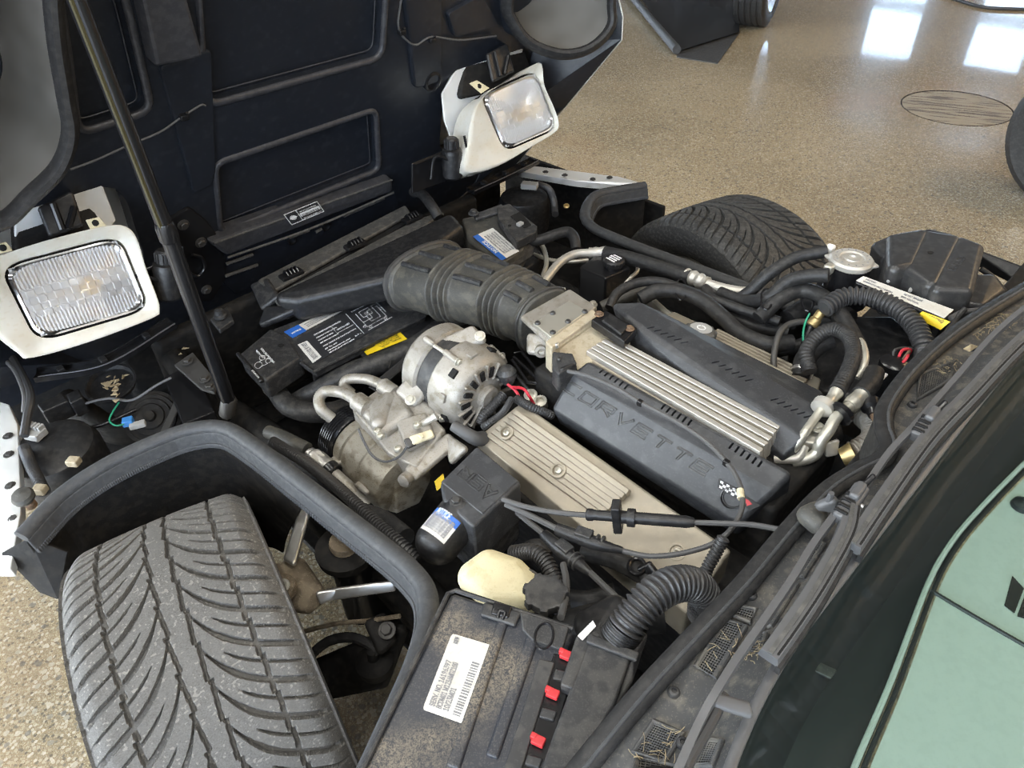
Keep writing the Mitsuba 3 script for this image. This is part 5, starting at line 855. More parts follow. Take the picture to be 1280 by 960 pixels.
part(k, 'shell', hull([M_(740, 800, .012), M_(786, 818, .012), M_(764, 882, .012), M_(732, 916, .012), M_(690, 1000, .012), M_(670, 995, .012), M_(722, 866, .012), M_(740, 800, -.03), M_(786, 818, -.03), M_(764, 882, -.03), M_(690, 1000, -.03), M_(670, 995, -.03)], .004), 'plastic_worn'); part(k, 'lip', slab([M_(724, 792, .016), M_(738, 798, .016), M_(714, 862, .016), M_(702, 858, .016)], -MNn*.02, .003), 'plastic_worn'); part(k, 'flange', hull([M_(738, 796, .018), M_(796, 818, .018), M_(794, 824, .018), M_(736, 802, .018)], .003), 'plastic_worn'); part(k, 'wing', hull([M_(798, 792, .01), M_(806, 795, .01), M_(788, 850, .0), M_(770, 880, -.01), M_(792, 820, .01)], .003), 'plastic_worn')
part(k, 'sticker', Quad(M_(722, 795, .018), M_(741, 776, .018), M_(745, 783, .018), M_(728, 801, .018)).rect(0, 0, 1, 1, .001), 'white', label='small white sticker')
k = thing('fat_conduit', 'fat black corrugated conduit arching out of the connector cover', 'conduit'); fc = pz((768, 806, .755), (785, 780, .775), (810, 750, .79), (838, 732, .79), (864, 730, .775), (880, 744, .745), (880, 768, .71)); part(k, 'conduit', tube(fc, [.0205, .0205, .021, .021, .0205, .02, .02], 24, rings=(.0068, .0040)), 'conduit')
part(k, 'cuff', tube(pz((772, 800, .760), (782, 785, .772)), .0215, 24, rings=(.003, .001)), 'plastic')
# ---------------------------------------------------------------- washer reservoir
k = thing('fluid_reservoir', 'yellowed cream plastic reservoir with a black lobed cap behind the control module', 'reservoir'); part(k, 'tank', hull([P(593, 722, .690), P(612, 708, .694), P(640, 718, .690), P(664, 744, .684), P(620, 744, .684), P(600, 730, .62), P(650, 740, .62)], .022, 28), 'cream'); part(k, 'spout', lathe([(.012, 0), (.012, .02)], P(668, 752, .690), (0, 0, 1), 20), 'cream')
co_ = P(682, 746, .718); cp = part(k, 'cap', prism([((.025+.0035*(math.cos(t*7) > .2))*math.cos(t), (.025+.0035*(math.cos(t*7) > .2))*math.sin(t)) for t in np.arange(84)/84*2*PI], .012, .003, co_), 'plastic_worn', label='flat black lobed cap')
# ---------------------------------------------------------------- cables in the middle
k = thing('cable_adjuster', 'long black cable sleeve with a square clip lying across the rear of the valve cover', 'cable sleeve')
a, b = P(733, 643, .715), P(868, 653, .735); d = nrm(b-a); Ln = np.linalg.norm(b-a)
part(k, 'sleeve', lathe([(.007, 0), (.0085, .002), (.0085, .008), (.0072, .010), (.0072, .038), (.0088, .040), (.0088, .062), (.0082, .064), (.0082, Ln-.01), (.006, Ln), (.004, Ln)], a, d, 20), 'plastic'); B = basis(d, (0, 0, 1))
part(k, 'clip', box(a+d*.042, (.050, .020, .012), B, .002), 'plastic'); part(k, 'ring', lathe([(.0125, 0), (.0125, .010), (.010, .010), (.010, 0)], a+d*.056, d, 20), 'plastic')
solo('control_cable', tube(pz((628, 624, .700), (660, 634, .705), (700, 641, .712), (735, 644, .715)), .0038, 8), 'cable_grey', 'top thin grey cable running from the lettered box into the long sleeve', 'cable')
solo('control_cable', tube(pz((866, 653, .735), (900, 654, .745), (940, 656, .760), (975, 662, .775)), .0036, 8), 'cable_grey', 'thin grey cable running from the long sleeve towards the cowl', 'cable')
lp = pz((710, 464, .752), (735, 470, .762), (770, 485, .768), (800, 503, .765), (840, 524, .758), (880, 550, .752), (908, 578, .748), (924, 604, .745), (928, 632, .742), (915, 660, .735), (890, 680, .722), (850, 692, .710), (810, 695, .700), (776, 688, .692))
k = thing('looped_cable', 'grey cable looping over the lettered cover and back to the black connector', 'cable'); part(k, 'cable', tube(lp, .0036, 10, 10), 'cable_grey'); part(k, 'marker', tube([lp[7]*.7+lp[8]*.3, lp[7]*.3+lp[8]*.7], .0050, 10, smooth=False), 'connector_cream'); 
for i in (3, 6): part(k, 'clip', box(lp[i]-A(0, 0, .001), (.009, .008, .010), r=.002), 'plastic_gloss')
def conn(lab, pts, rad):
    k = thing('cable_connector', lab, 'connector'); c = pz(*pts); part(k, 'body', tube(c, rad, 18, smooth=True), 'plastic')
    d = nrm(c[-1]-c[0]); B = basis(d, (0, 0, 1)); L = np.linalg.norm(c[-1]-c[0]); part(k, 'lock', box(c[0]+d*L*.42+A(0, 0, max(rad)*.9), (.010, .016, .030*L/.12), B, .002), 'plastic_worn')
    for s in (.62, .70): part(k, 'ring', lathe([(max(rad)*1.0, -.002), (max(rad)*1.12, -.001), (max(rad)*1.12, .001), (max(rad)*1.0, .002)], c[0]+d*L*s, d, 20), 'plastic_worn')
    return k
conn('black tapered connector joined to the looped cable', [(696, 661, .690), (725, 672, .692), (750, 681, .694), (778, 688, .693)], [.0085, .0095, .010, .0095, .007, .0045])
conn('black stepped connector in the tangle beside the cream reservoir', [(680, 668, .668), (700, 686, .672), (720, 702, .674), (742, 720, .674)], [.008, .0095, .011, .0095, .0075, .004])
for i, (lab, pts) in enumerate((('upper grey rod cable between lettered box and tapered connector', [(632, 630, .694), (660, 643, .694), (698, 662, .691)]), ('lower grey rod cable between lettered box and stepped connector', [(646, 640, .680), (664, 655, .676), (682, 669, .670)]), ('slanting grey cable end that passes under the fat conduit', [(738, 716, .675), (760, 737, .685), (780, 756, .690)]))):
    solo('control_cable', tube(pz(*pts), .0045, 8), 'cable_grey', lab, 'cable')
solo('harness_branch', tube(pz((640, 692, .62), (665, 690, .64), (682, 702, .642), (692, 722, .635), (700, 745, .62), (704, 770, .60)), .0125, 14, rings=(.0050, .0022)), 'conduit', 'corrugated harness hose curving down beside the cream reservoir', 'conduit')
solo('vacuum_tube', tube(pz((704, 705, .690), (708, 728, .700), (706, 750, .720), (701, 772, .740)), .0045, 8), 'cable_grey', 'grey tube hanging from the stepped connector to the control module', 'tube')
solo('vacuum_tube', tube(pz((645, 724, .70), (660, 715, .70), (672, 722, .69), (680, 736, .68)), .0040, 8), 'cable_grey', 'short curved grey tube on the cream reservoir', 'tube')
solo('harness_branch', tube(pz((905, 672, .76), (893, 694, .74), (882, 716, .72), (880, 738, .70)), .0085, 12, rings=(.0045, .0018)), 'conduit', 'thin corrugated conduit dropping at the rear end of the valve cover', 'conduit')
for i, (lab, pts, r) in enumerate((('dark plug cluster between lettered box and connectors', [(655, 690, .60), (672, 684, .615), (684, 696, .61)], .013), ('dark hose crossing under the fat conduit', [(700, 790, .62), (740, 776, .64), (790, 772, .655), (830, 770, .66)], .022), ('black tube below the tapered connector', [(730, 690, .62), (770, 700, .635), (810, 722, .64), (845, 745, .63)], .014), ('dark hose low between module and valve cover', [(690, 745, .56), (730, 752, .57), (770, 742, .58)], .016))):
    solo('dark_hose', tube(pz(*pts), r, 14), 'rubber', lab, 'hose')
k = thing('coil_bracket', 'dark bracket and round clamp behind the fat conduit', 'bracket'); part(k, 'arm', hull([P(800, 712, .65), P(812, 706, .66), P(838, 742, .64), P(826, 748, .63)], .005), 'plastic_gloss'); part(k, 'ring', tube([P(796+10*math.cos(t), 708+10*math.sin(t), .655) for t in np.arange(18)/18*2*PI], .003, 8, smooth=False, closed=True), 'plastic_gloss')
k = thing('module_fan_case', 'dark rounded case partly under the fat conduit with a small white sticker', 'case'); part(k, 'case', hull([P(735, 780, .69), P(770, 762, .70), P(790, 785, .70), P(745, 800, .70)], .018, 20), 'plastic')
for i, (lab, pts, m) in enumerate((('red wire behind the alternator', [(634, 480, .70), (644, 488, .69), (650, 498, .68)], 'red_wire'), ('second red wire behind the alternator boot', [(640, 484, .70), (654, 486, .69), (662, 496, .68), (668, 506, .66)], 'red_wire'))): solo('red_wire', tube(pz(*pts), .0026, 8), m, lab, 'wire')
solo('harness_branch', tube(pz((630, 492, .68), (618, 506, .67), (604, 520, .66), (600, 530, .65)), .0085, 12, rings=(.004, .0018)), 'conduit', 'corrugated conduit curling below the alternator boot', 'conduit')
solo('harness_branch', tube(pz((640, 498, .69), (628, 516, .685), (612, 528, .68), (604, 534, .67)), .006, 10, rings=(.0034, .0014)), 'conduit', 'thin corrugated conduit lying on the front of the near valve cover', 'conduit')
solo('harness_branch', tube(pz((645, 498, .68), (662, 508, .68), (682, 516, .67), (690, 520, .66)), .008, 12, rings=(.004, .0016)), 'conduit', 'corrugated conduit between alternator and lettered cover', 'conduit')
solo('harness_branch', tube(pz((566, 532, .66), (580, 540, .655), (594, 548, .645), (604, 548, .635)), [.009, .011, .012, .013], 14), 'cable_grey', 'grey sleeve leading from the compressor towards the near valve cover', 'sleeve')
for c in ((663, 493), (675, 501)): solo('manifold_nut', lathe([(.012, -.02), (.012, 0), (.007, .001), (.007, -.006), (0.0005, -.006)], P(*c, .665), A(.1, -.3, 1), 20), 'zinc', {663: 'left bright round nut beside the red wires', 675: 'right bright round nut beside the red wires'}[c[0]], 'nut')
k = thing('throttle_linkage', 'black open wire frame below the throttle body', 'linkage')
for pts in ([(642, 442), (652, 440), (684, 478), (680, 482), (642, 446)], [(640, 450), (660, 478), (682, 480)], [(648, 452), (668, 470)]): part(k, 'rod', tube(pz(*[(x, y, .68) for x, y in pts]), .003, 8, smooth=False), 'plastic_gloss')
solo('control_cable', tube(pz((640, 462, .66), (654, 480, .66), (668, 496, .65)), .003, 8), 'conduit', 'black cable hanging left of the wire frame', 'cable')
# ---------------------------------------------------------------- air filter box with notice (front right)
k = thing('filter_box', 'dusty black box with blue and white notice label at the end of the air duct', 'air filter box')
part(k, 'lid', slab([P(578, 272, .655), P(625, 262, .655), P(662, 300, .66), P(654, 312, .66), P(626, 330, .66), P(584, 300, .665)], .05, .006), 'plastic_tan'); part(k, 'rim', hull([P(632, 327, .650), P(666, 303, .65), P(664, 318, .63), P(634, 340, .63)], .005), 'plastic_worn')
part(k, 'base', slab([P(590, 275, .60), P(640, 270, .60), P(680, 320, .60), P(640, 350, .60)], .16, .01), 'plastic'); hd = part(k, 'handle', slab([P(622, 258, .685), P(636, 254, .685), P(672, 283, .685), P(670, 290, .685), P(646, 302, .685), P(622, 272, .685)], .022, .003), 'plastic_worn')
part(hd, 'slot', slab([P(638, 270, .6865), P(650, 264, .6865), P(664, 281, .6865), P(656, 285, .6865)], .003, .0008), 'slot'); part(hd, 'peg', box(P(650, 280, .688), (.012, .016, .008), r=.002), 'connector_grey'); part(hd, 'hole', lathe([(.004, 0), (.004, .0008), (.002, .001)], P(637, 282, .6862), (0, 0, 1), 14), 'slot')
part(k, 'arm', hull([P(594, 270, .672), P(626, 258, .682), P(628, 264, .676), P(596, 274, .668)], .005), 'plastic_worn'); part(k, 'arm_lug', bolt(P(592, 267, .680), (0, 0, 1), .009, .010), 'plastic_worn')
nq = Quad(P(633, 320, .6615), P(601, 290, .6665), P(617, 284, .6625), P(648, 314, .6615)); nq = Quad(P(627, 326, .663), P(591, 296, .668), P(616, 285, .660), P(649, 314, .662)); k2 = thing('notice_label', 'blue and white notice label on the black filter box', 'label')
part(k2, 'white_part', nq.rect(0, .26, 1, 1, .0008), 'white'); part(k2, 'blue_part', nq.rect(0, 0, 1, .26, .0009), 'blue'); part(k2, 'lettering', nq.text(.26, .22, 'NOTICE', .009, .48, d=.001), 'ink_white')
for i, t in enumerate(('USE ONLY SPECIFIED FILTER', 'CHECK THE AIR FILTER AND', 'REPLACE IT WHEN IT IS DIRTY', 'SEE THE OWNER MANUAL FOR', 'SERVICE INTERVALS')): part(k2, 'lettering', nq.text(.12, .42+.12*i, t, .0036, .74, d=.0009), 'ink_grey')
solo('breather_hose', tube(pz((655, 302, .655), (675, 300, .655), (695, 293, .66), (710, 290, .66), (718, 298, .655), (720, 312, .64)), .0125, 16), 'rubber', 'black breather hose arching from the filter box over the frame', 'hose')
k = thing('hidden_lamp_canister', 'round black canister with a pale connector behind the filter box', 'canister'); part(k, 'body', lathe([(.02, -.12), (.075, -.10), (.078, -.02), (.07, 0), (.05, .006), (.02, .008)], P(655, 245, .52), (0, 0, 1), 36), 'plastic'); part(k, 'plug', box(P(662, 232, .545), (.03, .05, .018), basis((0, 0, 1), A(.6, -1, 0)), .004), 'connector_grey'); part(k, 'lead', tube(pz((672, 230, .54), (686, 236, .54), (692, 250, .54), (694, 268, .53)), .010, 12, rings=(.005, .002)), 'conduit')
solo('terminal_ring', lathe([(.009, 0), (.009, .004), (.005, .005), (.005, 0)], P(708, 258, .50), A(.3, -.3, 1), 18), 'brass', 'small brass ring terminal beside the far wheel arch seal', 'terminal')
k = thing('duct_hose', 'black hose standing up between the hood and the radiator panel', 'hose'); part(k, 'hose', tube(pz((517, 240, .62), (528, 243, .64), (540, 258, .64), (548, 272, .62)), .014, 14), 'rubber')
# ---------------------------------------------------------------- power steering reservoir and far-side hoses
RZ = .672
k = thing('steering_reservoir', 'square black reservoir with a ribbed round cap beside the throttle', 'reservoir'); part(k, 'tank', slab([P(724, 333, RZ), P(754, 312, RZ), P(789, 334, RZ), P(757, 348, RZ)], .115, .005), 'plastic_gloss')
o = P(767, 334, RZ); part(k, 'neck', lathe([(.019, 0), (.019, .010)], o, (0, 0, 1), 24), 'plastic_gloss'); cp = part(k, 'cap', lathe([(.021, .006), (.0225, .008), (.0225, .018), (.020, .021), (.002, .0215)], o, (0, 0, 1), 32), 'plastic')
for t in np.arange(16)/16*2*PI: part(cp, 'grip', box(o+A(.0225*math.cos(t), .0225*math.sin(t), .013), (.003, .004, .010), basis((0, 0, 1), A(math.cos(t), math.sin(t), 0)), .001), 'plastic')
cq = Quad(o+A(.012, -.018, .0218), o+A(.016, .014, .0218), o+A(-.014, .016, .0218), o+A(-.016, -.014, .0218))
for i in range(4): part(cp, 'white_mark', cq.rect(.12+.22*i, .05+.06*(i % 2), .24+.22*i, .95-.08*(i % 2), .0006), 'ink_white')
k = thing('suction_pipe', 'bright bent aluminium pipe with a crimped fitting left of the square reservoir', 'pipe'); part(k, 'pipe', tube(pz((672, 362, .655), (684, 347, .665), (700, 328, .672), (718, 318, .674), (738, 316, .674)), .0095, 18), 'bright_alu'); part(k, 'crimp', tube(pz((736, 316, .674), (758, 315, .676)), [.0125, .0105, .013, .0105, .013, .0125], 18, smooth=True), 'bright_alu')
solo('suction_hose', tube(pz((756, 316, .676), (785, 322, .682), (815, 331, .687), (845, 341, .692), (864, 347, .694)), .0145, 18), 'rubber', 'thick black hose between two bright crimped fittings', 'hose')
k = thing('suction_pipe', 'bright crimped fitting and straight pipe parallel to the far seal', 'pipe'); a, b = P(858, 344, .694), P(884, 355, .697); part(k, 'crimp', tube([a, a*.75+b*.25, a*.5+b*.5, a*.25+b*.75, b], [.0155, .013, .0165, .0135, .0165, .0135, .015], 20, k=10), 'bright_alu'); part(k, 'pipe', tube(pz((884, 355, .697), (905, 361, .70), (930, 365, .70), (945, 362, .705)), .0105, 18), 'bright_alu')
for lab, pts, r, m in (('thin grey steel tube bending down left of the bright pipe', [(672, 300, .60), (680, 312, .61), (683, 330, .61), (678, 352, .60), (690, 368, .61)], .006, 'zinc'), ('grey steel tube passing behind the bright pipe', [(668, 318, .60), (688, 325, .61), (715, 327, .62), (735, 325, .62)], .005, 'zinc'), ('bent grey tube at the right of the square reservoir', [(775, 365, .62), (783, 352, .64), (796, 340, .65), (797, 334, .65)], .0045, 'zinc'), ('pale tube beside the far black cover', [(815, 374, .66), (830, 388, .67), (846, 402, .67)], .006, 'zinc')):
    solo('steel_tube', tube(pz(*pts), r, 12), m, lab, 'tube')
k = thing('hose_fitting', 'bright nut fitting beside the throttle plate', 'fitting'); part(k, 'nut', lathe([(.006, -.012), (.010, -.010), (.010, .004), (.007, .006), (.007, .014)], P(697, 372, .70), A(.4, .3, .6), 6), 'zinc'); part(k, 'clip', tube(pz((684, 366, .69), (692, 362, .70), (704, 368, .70), (706, 378, .69)), .0045, 8), 'plastic_gloss'); part(k, 'ball', lathe([(.006, 0), (.009, .005), (.006, .012), (.002, .013)], P(741, 384, .70), (0, 0, 1), 14), 'zinc')
HS = [('first black hose arching over to the far black cover', [(762, 385, .70), (772, 366, .715), (795, 354, .722), (822, 352, .722), (850, 360, .715), (885, 372, .71), (930, 388, .71), (975, 402, .71)], .0095, 'rubber'),
      ('thicker black hose with a tie running beside the first', [(800, 374, .70), (820, 364, .712), (845, 364, .715), (875, 374, .712), (903, 396, .705), (925, 416, .70), (960, 430, .70), (990, 428, .70)], .0145, 'rubber'),
      ('dusty hose low behind the square reservoir', [(752, 384, .66), (780, 372, .675), (810, 362, .68), (830, 362, .68)], .012, 'plastic_tan'),
      ('black hose bundle member along the far valve cover', [(880, 362, .69), (905, 385, .685), (935, 405, .68), (985, 415, .68)], .014, 'rubber'),
      ('black upper hose along the far seal toward the cowl', [(900, 366, .70), (930, 376, .71), (960, 372, .74), (985, 352, .77), (1010, 345, .79), (1036, 344, .80)], .0125, 'rubber'),
      ('black hose rising to the filler neck with a white clip', [(905, 385, .68), (935, 366, .72), (962, 342, .76), (995, 322, .785), (1034, 314, .80)], .0115, 'rubber'),
      ('big black hose bending down beside the corrugated conduit', [(948, 398, .72), (975, 374, .745), (1002, 363, .755), (1030, 372, .76), (1052, 396, .76), (1066, 420, .755), (1074, 436, .75)], .0140, 'rubber'),
      ('black hose passing low toward the heater', [(930, 425, .66), (965, 440, .66), (1000, 432, .67), (1030, 420, .68)], .013, 'rubber'),
      ('black hose low behind the oil cap', [(905, 420, .64), (940, 445, .64), (985, 452, .65)], .013, 'rubber'),
      ('black hose below the filler neck', [(985, 400, .70), (1010, 385, .71), (1040, 385, .72), (1060, 400, .72)], .020, 'rubber')]
for lab, pts, r, m in HS: solo('bay_hose', tube(pz(*pts), r, 16), m, lab, 'hose')
for c, n in (((851, 362), 'over the two hoses left'), ((958, 374), 'on the far hose bundle'), ((1010, 376), 'near the filler neck')):
    solo('cable_tie', tube([P(c[0]+7*math.cos(t), c[1]+13*math.sin(t), .718 if c[0] < 900 else .745) for t in np.arange(16)/16*2*PI], .002, 6, smooth=False, closed=True), 'plastic_gloss', f'black cable tie {n}', 'cable tie')
for c, z in (((1037, 312), .80), ((1036, 336), .80)): solo('hose_clip', box(P(*c, z), (.016, .018, .018), r=.004), 'white' if c[1] < 320 else 'zinc', 'upper white clip at the filler neck' if c[1] < 320 else 'lower grey clip at the filler neck', 'clip')
solo('steel_tube', tube(pz((967, 462, .70), (968, 440, .72), (974, 418, .735), (985, 406, .74), (1003, 402, .74), (1014, 404, .735)), .0055, 12), 'dark_steel', 'arched grey tube behind the far valve cover', 'tube')
solo('green_wire', tube(pz((1012, 392, .76), (1006, 405, .75), (1004, 420, .74), (1005, 436, .72)), .0018, 6), 'green_wire', 'thin green wire beside the brass sensor', 'wire')
k = thing('brass_sensor', 'brass sensor plug with a black lead in the far rear corner', 'sensor'); a, b = P(1028, 388, .76), P(1014, 408, .735); part(k, 'body', lathe([(.005, 0), (.008, .004), (.008, .016), (.010, .018), (.010, .030), (.007, .032)], a, b-a, 14), 'brass'); part(k, 'lead', tube([b, P(1008, 422, .72), P(1002, 440, .70)], .006, 10), 'plastic_gloss')
# braided hose loop and pipes at the rear
k = thing('braided_hose', 'looped braided hose with a bright end fitting at the rear of the far cover', 'hose'); part(k, 'hose', tube(pz((1012, 465, .73), (1008, 440, .745), (1022, 420, .762), (1042, 412, .775), (1060, 420, .782), (1067, 440, .785), (1060, 465, .783), (1046, 490, .778)), .0125, 16, rings=(.006, .0008)), 'rubber'); part(k, 'crimp', tube(pz((1046, 490, .778), (1034, 506, .772)), [.0105, .0085, .0105], 16), 'zinc')
part(k, 'collar', lathe([(.010, -.008), (.016, -.006), (.016, .006), (.010, .008)], P(1029, 508, .770), P(1046, 490, .778)-P(1020, 525, .765), 20), 'bright_alu'); part(k, 'pipe', tube(pz((1030, 508, .770), (1018, 524, .762), (1006, 541, .755), (996, 556, .74), (988, 566, .72)), .0065, 14), 'zinc')
k = thing('sleeved_hose', 'black sleeved hose loop inside the braided hose', 'hose'); part(k, 'hose', tube(pz((1000, 472, .70), (1006, 450, .715), (1022, 432, .735), (1040, 424, .745)), [.014, .017, .017, .015], 18), 'rubber'); part(k, 'clamp', clamp(P(1003, 464, .706), P(1006, 450, .715)-P(1000, 472, .70), .0165, .006), 'steel')
k = thing('refrigerant_hose', 'short black hose with bright pipe and black grommet crossing the rear of the engine', 'hose'); part(k, 'hose', tube(pz((1093, 466, .775), (1088, 480, .778), (1076, 494, .778)), .0145, 16), 'rubber'); part(k, 'crimp', tube(pz((1078, 492, .778), (1062, 508, .772)), [.0125, .0105, .0125, .011], 16), 'zinc'); part(k, 'grommet', lathe([(.008, -.005), (.019, -.004), (.019, .004), (.008, .005)], P(1051, 517, .768), P(1062, 508, .772)-P(1040, 528, .762), 24), 'plastic_gloss'); part(k, 'pipe', tube(pz((1062, 508, .772), (1046, 521, .766), (1036, 538, .758), (1026, 552, .745), (1022, 564, .73), (1012, 572, .72), (990, 578, .71)), .0085, 14), 'zinc')
solo('steel_tube', tube(pz((1005, 558, .73), (998, 572, .72), (984, 574, .715), (968, 574, .71)), .0075, 14), 'bright_alu', 'bright short tube with a collar behind the ribbed plenum', 'tube')
k = thing('pipe_mount', 'grey steel mounting plate with a screw under the crossing pipes', 'bracket'); part(k, 'plate', slab([P(995, 532, .742), P(1030, 540, .742), P(1028, 556, .738), P(988, 548, .736)], .018, .003), 'zinc'); part(k, 'screw', bolt(P(1021, 534, .748), (0, 0, 1), .008, .006), 'zinc'); part(k, 'block', hull([P(1032, 556, .72), P(1046, 552, .725), P(1044, 566, .71), P(1034, 568, .71)], .004), 'bright_alu')
solo('pipe_elbow', tube(pz((1074, 426, .785), (1078, 432, .785), (1081, 446, .782), (1078, 460, .775), (1070, 472, .765)), .0065, 14), 'zinc', 'bent bright elbow pipe behind the braided hose', 'pipe')
k = thing('exhaust_pipe_corrugated', 'brown ribbed flexible metal pipe at the rear beside the cowl seal', 'pipe'); part(k, 'bellows', tube(pz((1080, 520, .72), (1092, 532, .73), (1092, 548, .735), (1080, 560, .73), (1068, 566, .725)), .0185, 20, rings=(.0075, .004)), 'cast_alu'); part(k, 'end', tube(pz((1068, 566, .725), (1052, 572, .715)), [.017, .013], 16), 'brass')
k = thing('sensor_plug', 'black sensor plug with a rusty tip beside the cowl seal', 'sensor'); part(k, 'body', lathe([(.010, 0), (.014, .004), (.014, .016), (.009, .020), (.008, .03)], P(1086, 500, .77), P(1096, 530, .765)-P(1086, 500, .77), 18), 'plastic_gloss'); part(k, 'tip', tube(pz((1091, 516, .767), (1098, 532, .765), (1101, 544, .76)), [.006, .005, .003], 10), 'rusty')
k = thing('relay', 'round black relay with brown and red wires in front of the cowl seal', 'relay'); o = P(1116, 460, .76); part(k, 'body', lathe([(.016, -.05), (.018, -.045), (.018, .0), (.022, .002), (.022, .012), (.016, .016), (.004, .018)], o, (0, 0, 1), 24), 'plastic_gloss')
for t, m in ((0, 'red_wire'), (.8, 'rusty'), (1.6, 'red_wire'), (2.4, 'plastic_worn')): part(k, 'wire', tube([o+A(.01*math.cos(t), .01*math.sin(t), .014), o+A(.012*math.cos(t), .014*math.sin(t)+.006, .024), o+A(.006, .03+.006*t, .016), o+A(.004, .045, .0)], .0024, 8), m)
part(k, 'tag', box(P(1102, 470, .77), (.012, .018, .004), r=.001), 'white'); part(k, 'neck', tube([o-A(0, 0, .045), o-A(0, 0, .12)], .014, 14, smooth=False, rings=None), 'conduit')
solo('corrugated_conduit', tube(pz((1030, 386, .775), (1055, 371, .785), (1090, 372, .79), (1122, 386, .79), (1144, 408, .785), (1154, 430, .78), (1156, 446, .77)), .0165, 20, rings=(.0085, .0040)), 'conduit', 'fat corrugated conduit arching in front of the label strip', 'conduit')
solo('corrugated_conduit', tube(pz((1152, 436, .775), (1150, 452, .77), (1146, 470, .76)), .011, 14, rings=(.005, .002)), 'conduit', 'short corrugated conduit end beside the cowl seal', 'conduit')
solo('heater_box', hull([P(1000, 480, .66), P(1050, 405, .69), P(1110, 405, .70), P(1150, 440, .70), P(1070, 500, .68)], .014), 'plastic', 'dark plain heater box behind the hoses at the rear', 'box')
# far rear: filler neck, strip with labels, expansion tank
k = thing('filler_neck', 'black coolant filler neck with a round bright pressure cap', 'filler neck'); o = P(1063, 330, .80); part(k, 'neck', lathe([(.046, -.075), (.046, -.055), (.036, -.05), (.033, -.012), (.036, -.010), (.036, .0)], o, (0, 0, 1), 36), 'plastic_gloss')
cp = part(k, 'cap', lathe([(.036, .0), (.0375, .002), (.0375, .009), (.034, .013), (.022, .014), (.020, .012), (.014, .012), (.013, .014), (.006, .0145), (.005, .012), (.001, .012)], o, (0, 0, 1), 40), 'bright_alu', label='round bright cap'); 
for t in (.3, .3+PI): part(cp, 'ear', hull([o+A(.034*math.cos(t+q), .034*math.sin(t+q), .006)*1.0 for q in (-.3, .3)]+[o+A(.043*math.cos(t), .043*math.sin(t), .006)], .003), 'bright_alu')
q = Quad(o+A(.03, -.03, .0138), o+A(.03, .03, .0138), o+A(-.03, .03, .0138), o+A(-.03, -.03, .0138))
for i in range(14): t = i/14*2*PI; part(cp, 'stamp', box(o+A(.028*math.cos(t), .028*math.sin(t), .0138), (.003, .0022, .0008), basis((0, 0, 1), A(math.cos(t), math.sin(t), 0)), .0003), 'ink_grey')
k = thing('fuse_strip', 'long black strip topped by a white and a yellow label in front of the tank', 'label strip'); s4 = [P(1069, 352, .800), P(1078, 345, .800), P(1194, 388, .802), P(1181, 400, .802)]; part(k, 'bar', slab(s4, .035, .002), 'plastic_gloss'); q = Quad(P(1070, 351, .8006), P(1079, 345.5, .8006), P(1192, 387.5, .8026), P(1180, 398, .8026)); q = Quad(q.c[1], q.c[2], q.c[3], q.c[0])
part(k, 'white_label', q.rect(0, 0, 1, 1, .0008), 'label_white')
for t, txt, s, w in ((.42, 'CAUTION', .06, .12), (.78, 'UNDERHOOD RELAY CENTER', .06, .34), (.42, 'DO NOT REMOVE', .5, .2), (.78, 'SEE MANUAL', .5, .2)): part(k, 'lettering', q.text(s, t, txt, .0046, w, d=.001), 'ink_grey')
fq = Quad(P(1150, 396, .800), P(1184, 408, .800), P(1176, 416, .780), P(1146, 402, .780)); fq = Quad(P(1153, 389, .8032), P(1188, 402, .803), P(1176, 412, .788), P(1144, 396, .788)); part(k, 'yellow_label', fq.rect(0, 0, 1, 1, .0012), 'yellow'); part(k, 'yellow_lettering', cat(*[fq.text(.12, t, x, .0045, .72, d=.0014) for t, x in ((.32, 'WARNING'), (.58, 'HOT COOLANT'), (.84, 'UNDER PRESSURE'))]), 'ink')
part(k, 'knob', lathe([(.010, 0), (.012, .004), (.010, .012), (.003, .014)], P(1156, 408, .775), A(.5, -.6, .3), 18), 'plastic_gloss')
k = thing('expansion_tank', 'moulded black expansion tank with two strap grooves at the far right of the bay', 'tank'); TZ = .815
def tank(p, dn, r=.014): return hull([x for x in p]+[x+A(.006, -.006, -dn) for x in p], r, 20)
e = lambda x, y, z=TZ: P(x, y, z)
part(k, 'section', tank([e(1117, 303), e(1150, 297), e(1132, 335), e(1118, 338)], .07), 'tank_plastic'); part(k, 'section', tank([e(1160, 299), e(1190, 304), e(1162, 358), e(1140, 342)], .075), 'tank_plastic'); part(k, 'section', tank([e(1200, 307), e(1218, 314), e(1204, 366), e(1172, 364)], .08), 'tank_plastic')
part(k, 'core', tank([e(1125, 306, TZ-.006), e(1214, 318, TZ-.006), e(1195, 368, TZ-.006), e(1128, 336, TZ-.006)], .07), 'tank_plastic'); part(k, 'low_lobe', tank([e(1212, 352, .790), e(1236, 352, .790), e(1246, 366, .785), e(1222, 384, .785), e(1198, 380, .785)], .04, .012), 'tank_plastic'); part(k, 'left_lobe', tank([e(1098, 310, .80), e(1112, 304, .80), e(1108, 322, .80)], .05, .012), 'tank_plastic')
part(k, 'peak', hull([e(1160, 292, .82), e(1186, 298, .82), e(1196, 304, .815), e(1150, 296, .815)], .008), 'tank_plastic')
q = Quad(*[P(x, y, TZ+.0142) for x, y in ((1180, 338), (1200, 316), (1213, 320), (1196, 342))])
for s, t, w, h in ((.10, .15, .14, .3), (.35, .15, .14, .3), (.62, .15, .2, .3)): part(k, 'moulded_mark', q.line([(s, t), (s+w, t), (s+w, t+h), (s, t+h), (s, t)], .0008, .0), 'plastic_worn')
